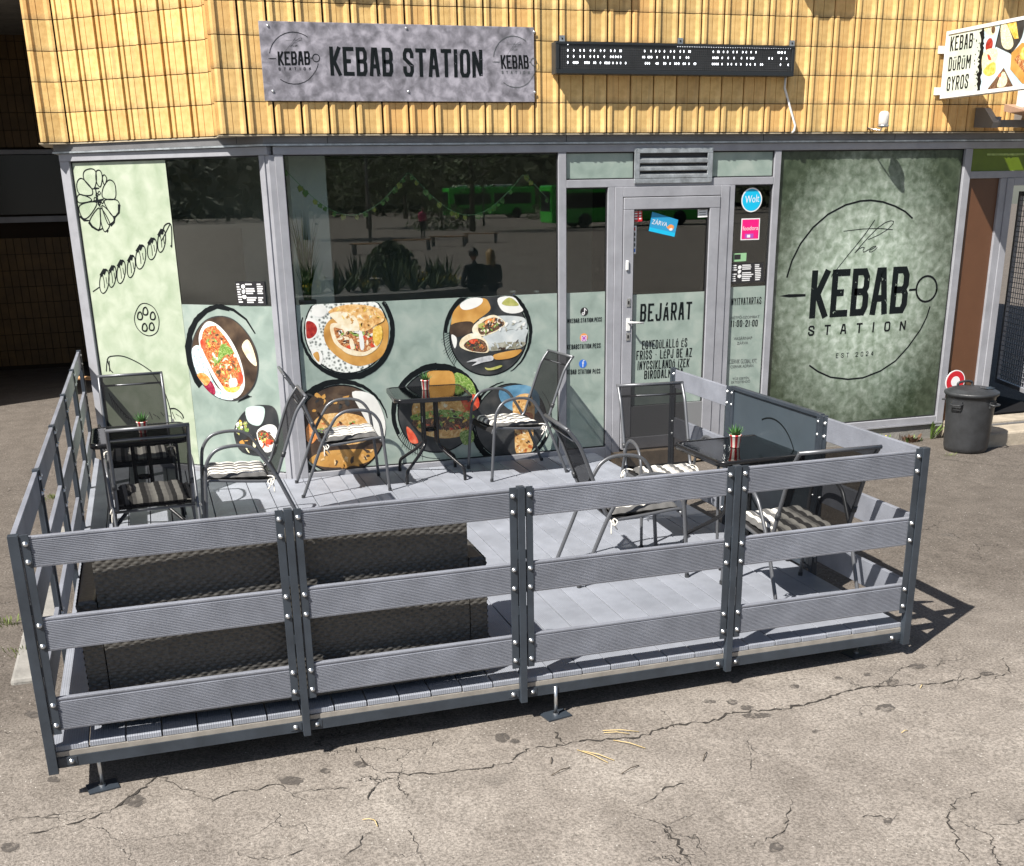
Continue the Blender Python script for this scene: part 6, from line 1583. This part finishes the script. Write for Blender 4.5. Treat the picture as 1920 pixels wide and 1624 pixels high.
# ------------------------------------------------------------------ the square behind the photographer, seen in the glass
M['leafwood'] = mat('far_foliage', (.045,.055,.022), .8, var=.5, vscale=.4); M['bark'] = mat('bark', (.09,.075,.06), .9, var=.3, vscale=6); M['leaf'] = mat('leaf', (.06,.095,.025), .7, var=.45, vscale=1.5)
b = MB(); r_ = random.Random(77)
for i in range(26000):
    a = R(r_.uniform(165, 385)); rad = r_.uniform(118, 140); x, y = rad*math.cos(a)+5, rad*math.sin(a)
    hmax = 9+5*noise.noise(Vector((a*6,0,0)))+2.5*noise.noise(Vector((a*31,0,0))); z = hmax*r_.random()**.8 - 1.2; s_ = r_.uniform(.3,.8)
    u_ = Vector((r_.uniform(-1,1), r_.uniform(-1,1), r_.uniform(-.6,.6))).normalized()*s_; v_ = u_.cross(Vector((r_.uniform(-1,1), r_.uniform(-1,1), r_.uniform(-1,1)))).normalized()*s_*.6; p = Vector((x,y,z))
    b.add([p-u_, p-v_, p+u_, p+v_], [(0,1,2,3)])
tag(b.build('distant_wood', M['leafwood']), 'far-off dark wood around the square mirrored in the windows', 'wood', kind='stuff')
b = MB(); N_ = 90
def sky_backing(u, v):
    a = R(150+250*u); rad = 142+40*v; return (rad*math.cos(a)+5, rad*math.sin(a), (6+3*noise.noise(Vector((a*5,0,0))))*math.sin(math.pi*min(1,v*1.2+.05))*2.2 - 1.5)
b.grid(N_, 6, sky_backing); tag(b.build('sky_backing', mat('dark_backing', (.035,.045,.018), .95, var=.4, vscale=.3)), kind='structure')  # dark ring added behind the wood to block sky between its leaves
def tree(x, y, H, seed, label):
    r_ = random.Random(seed); t = thing('tree', label, 'tree', (x,y,gz(x,y)), group='trees mirrored in the shop window')
    b = MB(); b.tube([(0,0,-.1),(.05,0,H*.25),(-.05,.05,H*.5),(0,0,H*.72)], [.22,.17,.13,.07], 8); tips = []
    for i in range(7):
        a = i*2.3; z0 = H*(.28+.06*i); e_ = Vector((math.cos(a)*H*.24, math.sin(a)*H*.24, z0+H*.17)); b.tube([(0,0,z0), (e_.x*.5,e_.y*.5,(z0+e_.z)/2-.1), e_], [.09,.06,.03], 6); tips.append(e_)
    b.build('trunk', M['bark'], t)
    b = MB()
    for i in range(1300):
        c = tips[r_.randrange(7)]*r_.uniform(.4,1.15) + Vector((r_.gauss(0,1), r_.gauss(0,1), r_.gauss(0,.8)))*H*.09 + Vector((0,0,H*.08)); s_ = r_.uniform(.10,.22)
        u_ = Vector((r_.uniform(-1,1), r_.uniform(-1,1), r_.uniform(-.5,.5))).normalized()*s_; v_ = u_.orthogonal().normalized()*s_*.6
        b.add([c-u_, c-v_, c+u_, c+v_], [(0,1,2,3)])
    b.build('crown', M['leaf'], t)
for i, (x, y) in enumerate(((8,-58),(15,-76),(19.5,-64),(24,-104),(41,-86),(52,-95),(-30,-20),(-38,-34))): tree(x, y, 8.5+(i % 3), 100+i, 'park tree '+('beside the benches across the square','between the benches and the person in pink','behind the walker in pink','just beside the far green bus','between the two green buses','beyond the far green bus','on the passage side of the square','at the far end of the passage side')[i])
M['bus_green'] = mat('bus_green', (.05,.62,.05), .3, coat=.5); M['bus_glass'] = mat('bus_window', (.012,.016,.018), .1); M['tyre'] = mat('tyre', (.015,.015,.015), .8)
def bus(x, y, L, label, rz=0):
    t = thing('bus', label, 'bus', (x,y,gz(x,y)), rz)
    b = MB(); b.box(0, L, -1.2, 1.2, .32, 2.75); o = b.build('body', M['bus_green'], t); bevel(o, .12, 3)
    for s in (-1,1):
        b = MB(); b.box(.5, L*.48, *sorted((s*1.2005, s*1.212)), 1.25, 2.25); b.build('window_strip', M['bus_glass'], t); b = MB(); b.box(L*.52, L-.4, *sorted((s*1.2005, s*1.212)), 1.25, 2.25); b.build('window_strip', M['bus_glass'], t)
        for xx in (L*.2, L*.78): b = MB(); b.tube([(xx,s*1.22,.48),(xx,s*.95,.48)], .48, 20); b.build('wheel', M['tyre'], t)
    b = MB(); b.box(L*.1, L*.75, -.8, .8, 2.7501, 3.0); o = b.build('roof_unit', M['white'], t); bevel(o, .08, 2)
    b = MB(); b.box(-.012, -.0005, -1.0, 1.0, 1.1, 2.4); b.build('windscreen', M['bus_glass'], t)
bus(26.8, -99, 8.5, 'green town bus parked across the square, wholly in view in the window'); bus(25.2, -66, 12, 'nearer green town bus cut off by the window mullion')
def hedge(x, y, rx, h_, label, seed):
    r_ = random.Random(seed); t = thing('bush', label, 'bush', (x,y,gz(x,y))); b = MB()
    for i in range(900):
        a = r_.uniform(0,6.28); e_ = r_.random()**.5; z = h_*r_.random(); k = math.sqrt(max(0,1-(z/h_)**2)); p = Vector((math.cos(a)*rx*e_*k, math.sin(a)*rx*.6*e_*k, z)); s_ = r_.uniform(.06,.14)
        u_ = Vector((r_.uniform(-1,1), r_.uniform(-1,1), r_.uniform(-1,1))).normalized()*s_; v_ = u_.orthogonal().normalized()*s_*.6; b.add([p-u_, p-v_, p+u_, p+v_], [(0,1,2,3)])
    b.build('foliage', M['leaf'], t); b = MB(); b.tube([(0,0,-.1),(0,0,h_*.6)], .06, 6); b.build('stem', M['bark'], t)
hedge(18.5,-68,2.6,1.7,'round bush to the left of the far bus in the reflection',1); hedge(33.5,-88,2.6,1.7,'broad bush in front of the far bus in the reflection',2); hedge(6.4,-27,.9,1.0,'dark round bush behind the flower bed in the reflection',3)
for i, (x, y) in enumerate(((10.5,-52),(23.5,-75),(29.2,-70))):
    t = thing('lamp_post', 'slim grey lamp post on the square', 'lamp post', (x,y,gz(x,y)), group='lamp posts on the square'); b = MB(); b.tube([(0,0,-.1),(0,0,4),(0,0,8)], [.09,.07,.05], 10); b.build('pole', M['flashing'], t); b = MB(); b.obox((.35,0,8.0), (.4,0,0), (0,.10,0), (0,0,.05)); b.build('lamp_head', M['flashing'], t)
# flower bed with a ledge, people sitting on it
fb = thing('flower_bed', 'raised oval flower bed with a broad pale ledge behind the photographer', 'planter', (2.6,-14.0,gz(2.6,-14)))
b = MB(); N_ = 48; prof_ = [(1.0,.0),(1.0,.62),(1.04,.62),(1.04,.72),(.86,.72),(.86,.60),(0,.60)]; vs = []
for (k, z) in prof_:
    for j in range(N_): a = 2*math.pi*j/N_; vs.append((3.3*k*math.cos(a), 2.2*k*math.sin(a), z))
b.add(vs, [(i*N_+j, i*N_+(j+1) % N_, (i+1)*N_+(j+1) % N_, (i+1)*N_+j) for i in range(len(prof_)-1) for j in range(N_)]); b.build('wall', M['concrete_grey'], fb)
b = MB(); r_ = random.Random(6)
for k in range(64):
    a = r_.uniform(0,6.28); e_ = math.sqrt(r_.random())*.8; c = Vector((3.3*e_*math.cos(a), 2.2*e_*math.sin(a), .6)); big = r_.random() < .5
    for i in range(26):
        aa = r_.uniform(0,6.28); tl = r_.uniform(.1,.9); L = r_.uniform(.35,.75) if big else r_.uniform(.15,.35); d = Vector((math.cos(aa)*math.sin(tl), math.sin(aa)*math.sin(tl), math.cos(tl))); sd = Vector((-math.sin(aa),math.cos(aa),0)); w_ = .022
        b.add([c-sd*w_, c+sd*w_, c+d*L*.6+sd*w_, c+d*L*.6-sd*w_, c+d*L], [(0,1,2,3),(3,2,4)], 0)
        if not big and i < 7: f = c+d*L; b.add([f-sd*.03, f+Vector((0,0,.03)), f+sd*.03, f-Vector((0,0,.03))], [(0,1,2,3)], 1)
b.build('plants', [M['leaf'], M['petal']], fb)
SKIN = mat('skin', (.48,.27,.19), .5)
def person(name_loc, rz, label, cloth, trouser, hairc, long_hair, seated, Hs=1.68):
    t = thing('person', label, 'person', name_loc, rz)
    k = Hs/1.7
    me = bpy.data.meshes.new('body')
    if seated:   # facing +x, hips at origin height
        J = {'pel':(0,0,.08),'chest':(-.02,0,.36),'neck':(0,0,.54),'head':(.03,0,.62),'ls':(-.02,.18,.48),'le':(.05,.24,.22),'lw':(.24,.16,.12),'rs':(-.02,-.18,.48),'re':(.05,-.24,.22),'rw':(.24,-.16,.12),'lh':(.02,.10,.08),'lk':(.44,.11,.08),'la':(.46,.11,-.36),'lt':(.60,.12,-.40),'rh':(.02,-.10,.08),'rk':(.44,-.11,.08),'ra':(.46,-.11,-.36),'rt':(.60,-.12,-.40)}
    else:
        J = {'pel':(0,0,.92),'chest':(0,0,1.22),'neck':(0,0,1.43),'head':(.02,0,1.50),'ls':(0,.18,1.37),'le':(.02,.24,1.10),'lw':(.10,.24,.86),'rs':(0,-.18,1.37),'re':(-.02,-.24,1.10),'rw':(-.02,-.25,.85),'lh':(0,.10,.88),'lk':(.10,.11,.48),'la':(.04,.11,.07),'lt':(.20,.12,.03),'rh':(0,-.10,.88),'rk':(-.02,-.11,.48),'ra':(-.12,-.11,.08),'rt':(.02,-.12,.03)}
    nm = list(J); ed = [('pel','chest'),('chest','neck'),('neck','head'),('chest','ls'),('ls','le'),('le','lw'),('chest','rs'),('rs','re'),('re','rw'),('pel','lh'),('lh','lk'),('lk','la'),('la','lt'),('pel','rh'),('rh','rk'),('rk','ra'),('ra','rt')]
    V = [Vector(J[n])*k for n in nm]; E_ = [(nm.index(a), nm.index(c)) for a, c in ed]
    rad = {'pel':.15,'chest':.16,'neck':.055,'head':.055,'ls':.07,'rs':.07,'le':.045,'re':.045,'lw':.032,'rw':.032,'lh':.10,'rh':.10,'lk':.065,'rk':.065,'la':.045,'ra':.045,'lt':.04,'rt':.04}; RR = [rad[n]*k for n in nm]
    for s in 'lr':
        w0 = V[nm.index(s+'w')]; el = V[nm.index(s+'e')]; d = (w0-el).normalized(); sd = d.cross(Vector((0,0,1))).normalized(); wi = nm.index(s+'w')
        V.append(w0+d*.055); RR.append(.034); pi_ = len(V)-1; E_.append((wi, pi_))
        for f in range(4):
            V.append(w0+d*(.12+.015*(1-abs(f-1.5)/1.5))+sd*(f-1.5)*.020); RR.append(.009); E_.append((pi_, len(V)-1)); V.append(V[-1]+d*.035-Vector((0,0,.012))); RR.append(.008); E_.append((len(V)-2, len(V)-1))
        V.append(w0+d*.06+sd*.05); RR.append(.010); E_.append((pi_, len(V)-1))
    me.from_pydata([tuple(v) for v in V], E_, [])
    o = link('body', me, t); o.modifiers.new('skin', 'SKIN'); sk = me.skin_vertices[0].data if me.skin_vertices else None
    if sk is None:
        bm = bmesh.new(); bm.from_mesh(me); bm.verts.layers.skin.verify(); bm.to_mesh(me); bm.free(); sk = me.skin_vertices[0].data
    for i, r0 in enumerate(RR): sk[i].radius = (r0, r0); sk[i].use_root = (i == 0)
    ss = o.modifiers.new('sub', 'SUBSURF'); ss.levels = 1; ss.render_levels = 2
    hm = bpy.data.materials.new('clothes_'+label[:12]); hm.use_nodes = True; nn = hm.node_tree.nodes; ll = hm.node_tree.links
    tc = nn.new('ShaderNodeTexCoord'); sp = nn.new('ShaderNodeSeparateXYZ'); ll.new(tc.outputs['Object'], sp.inputs[0]); lt_ = nn.new('ShaderNodeMath'); lt_.operation = 'LESS_THAN'; lt_.inputs[1].default_value = (.10 if seated else .92)*k; ll.new(sp.outputs['Z'], lt_.inputs[0])
    mx = nn.new('ShaderNodeMix'); mx.data_type = 'RGBA'; mx.inputs[6].default_value = (*cloth,1); mx.inputs[7].default_value = (*trouser,1); ll.new(lt_.outputs[0], mx.inputs[0]); ll.new(mx.outputs[2], nn['Principled BSDF'].inputs['Base Color']); nn['Principled BSDF'].inputs['Roughness'].default_value = .8
    me.materials.append(hm)
    hc = Vector(J['head'])*k + Vector((.02,0,.10)); b = MB()
    def hd(u, v):
        a = 2*math.pi*u; e_ = math.pi*(v-.5); x, y, z = math.cos(a)*math.cos(e_), math.sin(a)*math.cos(e_), math.sin(e_); f = 1+.10*max(0,x)*max(0,-z)
        nose = .018*math.exp(-((y/.16)**2+((z+.05)/.22)**2)) if x > .6 else 0
        return (hc.x+.092*x*f+nose, hc.y+.076*y*(1-.12*max(0,-z)), hc.z+.115*z)
    b.grid(24, 16, hd); b.build('head', SKIN, t)
    b = MB()
    for s in (-1,1): b.lathe([(0,-.010),(.010,0),(0,.010)], 10, (hc.x+.083, hc.y+s*.030, hc.z+.008))
    b.build('eyes', M['black'], t); b = MB(); b.obox((hc.x+.090,hc.y,hc.z-.052), (.004,0,0), (0,.022,0), (0,0,.005)); b.build('mouth', mat('lips', (.35,.10,.09), .5), t)
    b = MB()
    for s in (-1,1): b.obox((hc.x-.005,hc.y+s*.078,hc.z), (.014,0,0), (0,.008,0), (0,0,.026))
    o = b.build('ears', SKIN, t); bevel(o, .006, 2)
    b = MB()
    def hr(u, v):
        a = 2*math.pi*u; e_ = math.pi/2*(1-v*(1.35 if long_hair else 1.15)); x, y, z = math.cos(a)*math.cos(e_), math.sin(a)*math.cos(e_), math.sin(e_)
        if x > .35 and z < .45: z = .45
        g = 1.13+.03*math.sin(a*9)
        p = Vector((hc.x+.096*x*g-.006, hc.y+.082*y*g, hc.z+.122*z*1.05+.004))
        if long_hair and v > .75 and x < .2: p.z -= (v-.75)/.25*.30; p.x -= .02
        return p
    b.grid(32, 14, hr); b.build('hair', mat('hair_'+label[:10], hairc, .5, var=.3, vscale=40), t)
person((5.02,-12.35,.62+gz(5,-12)), R(-95), 'person with short dark hair and black top sitting on the flower bed ledge', (.012,.012,.013), (.03,.035,.05), (.012,.01,.009), False, True)
person((5.48,-12.75,.60+gz(5,-12)), R(-100), 'person with long blonde hair sitting on the flower bed ledge', (.10,.09,.08), (.05,.06,.09), (.42,.29,.13), True, True, 1.60)
person((14.4,-56.3,gz(14,-56)), R(80), 'person in a pink jacket walking across the square', (.62,.04,.16), (.02,.02,.025), (.05,.03,.02), False, False)
for i in range(4):
    x = 5.4+i*1.25; t = thing('bench', 'dark slatted bench on the square', 'bench', (x*1.9-2,-40-i*2.6,gz(5,-40)), R(25), group='benches on the square')
    for s in range(4): b = MB(); b.box(-.9,.9,-.25+s*.13,-.15+s*.13,.42,.46); b.build('slat', M['wood'], t)
    for s in (-.75,.75): b = MB(); b.box(s-.04,s+.04,-.24,.24,0,.419); b.build('leg', M['concrete_grey'], t)

# ------------------------------------------------------------------ put each assembled thing's origin at its base
bpy.context.view_layer.update()
kids = {}
for o in bpy.data.objects:
    if o.parent is not None: kids.setdefault(o.parent.name, []).append(o)
for o in list(bpy.data.objects):
    if o.type != 'EMPTY' or o.parent is not None or tuple(o.location) != (0,0,0): continue
    pts = []
    stack = list(kids.get(o.name, []))
    while stack:
        c = stack.pop(); stack += kids.get(c.name, [])
        if c.type == 'MESH': pts += [c.matrix_world @ Vector(q) for q in c.bound_box]
    if not pts: continue
    lo = Vector([min(p[i] for p in pts) for i in range(3)]); hi = Vector([max(p[i] for p in pts) for i in range(3)])
    d = Vector(((lo.x+hi.x)/2, (lo.y+hi.y)/2, lo.z))
    o.location = d
    for c in kids.get(o.name, []): c.location = c.location - d
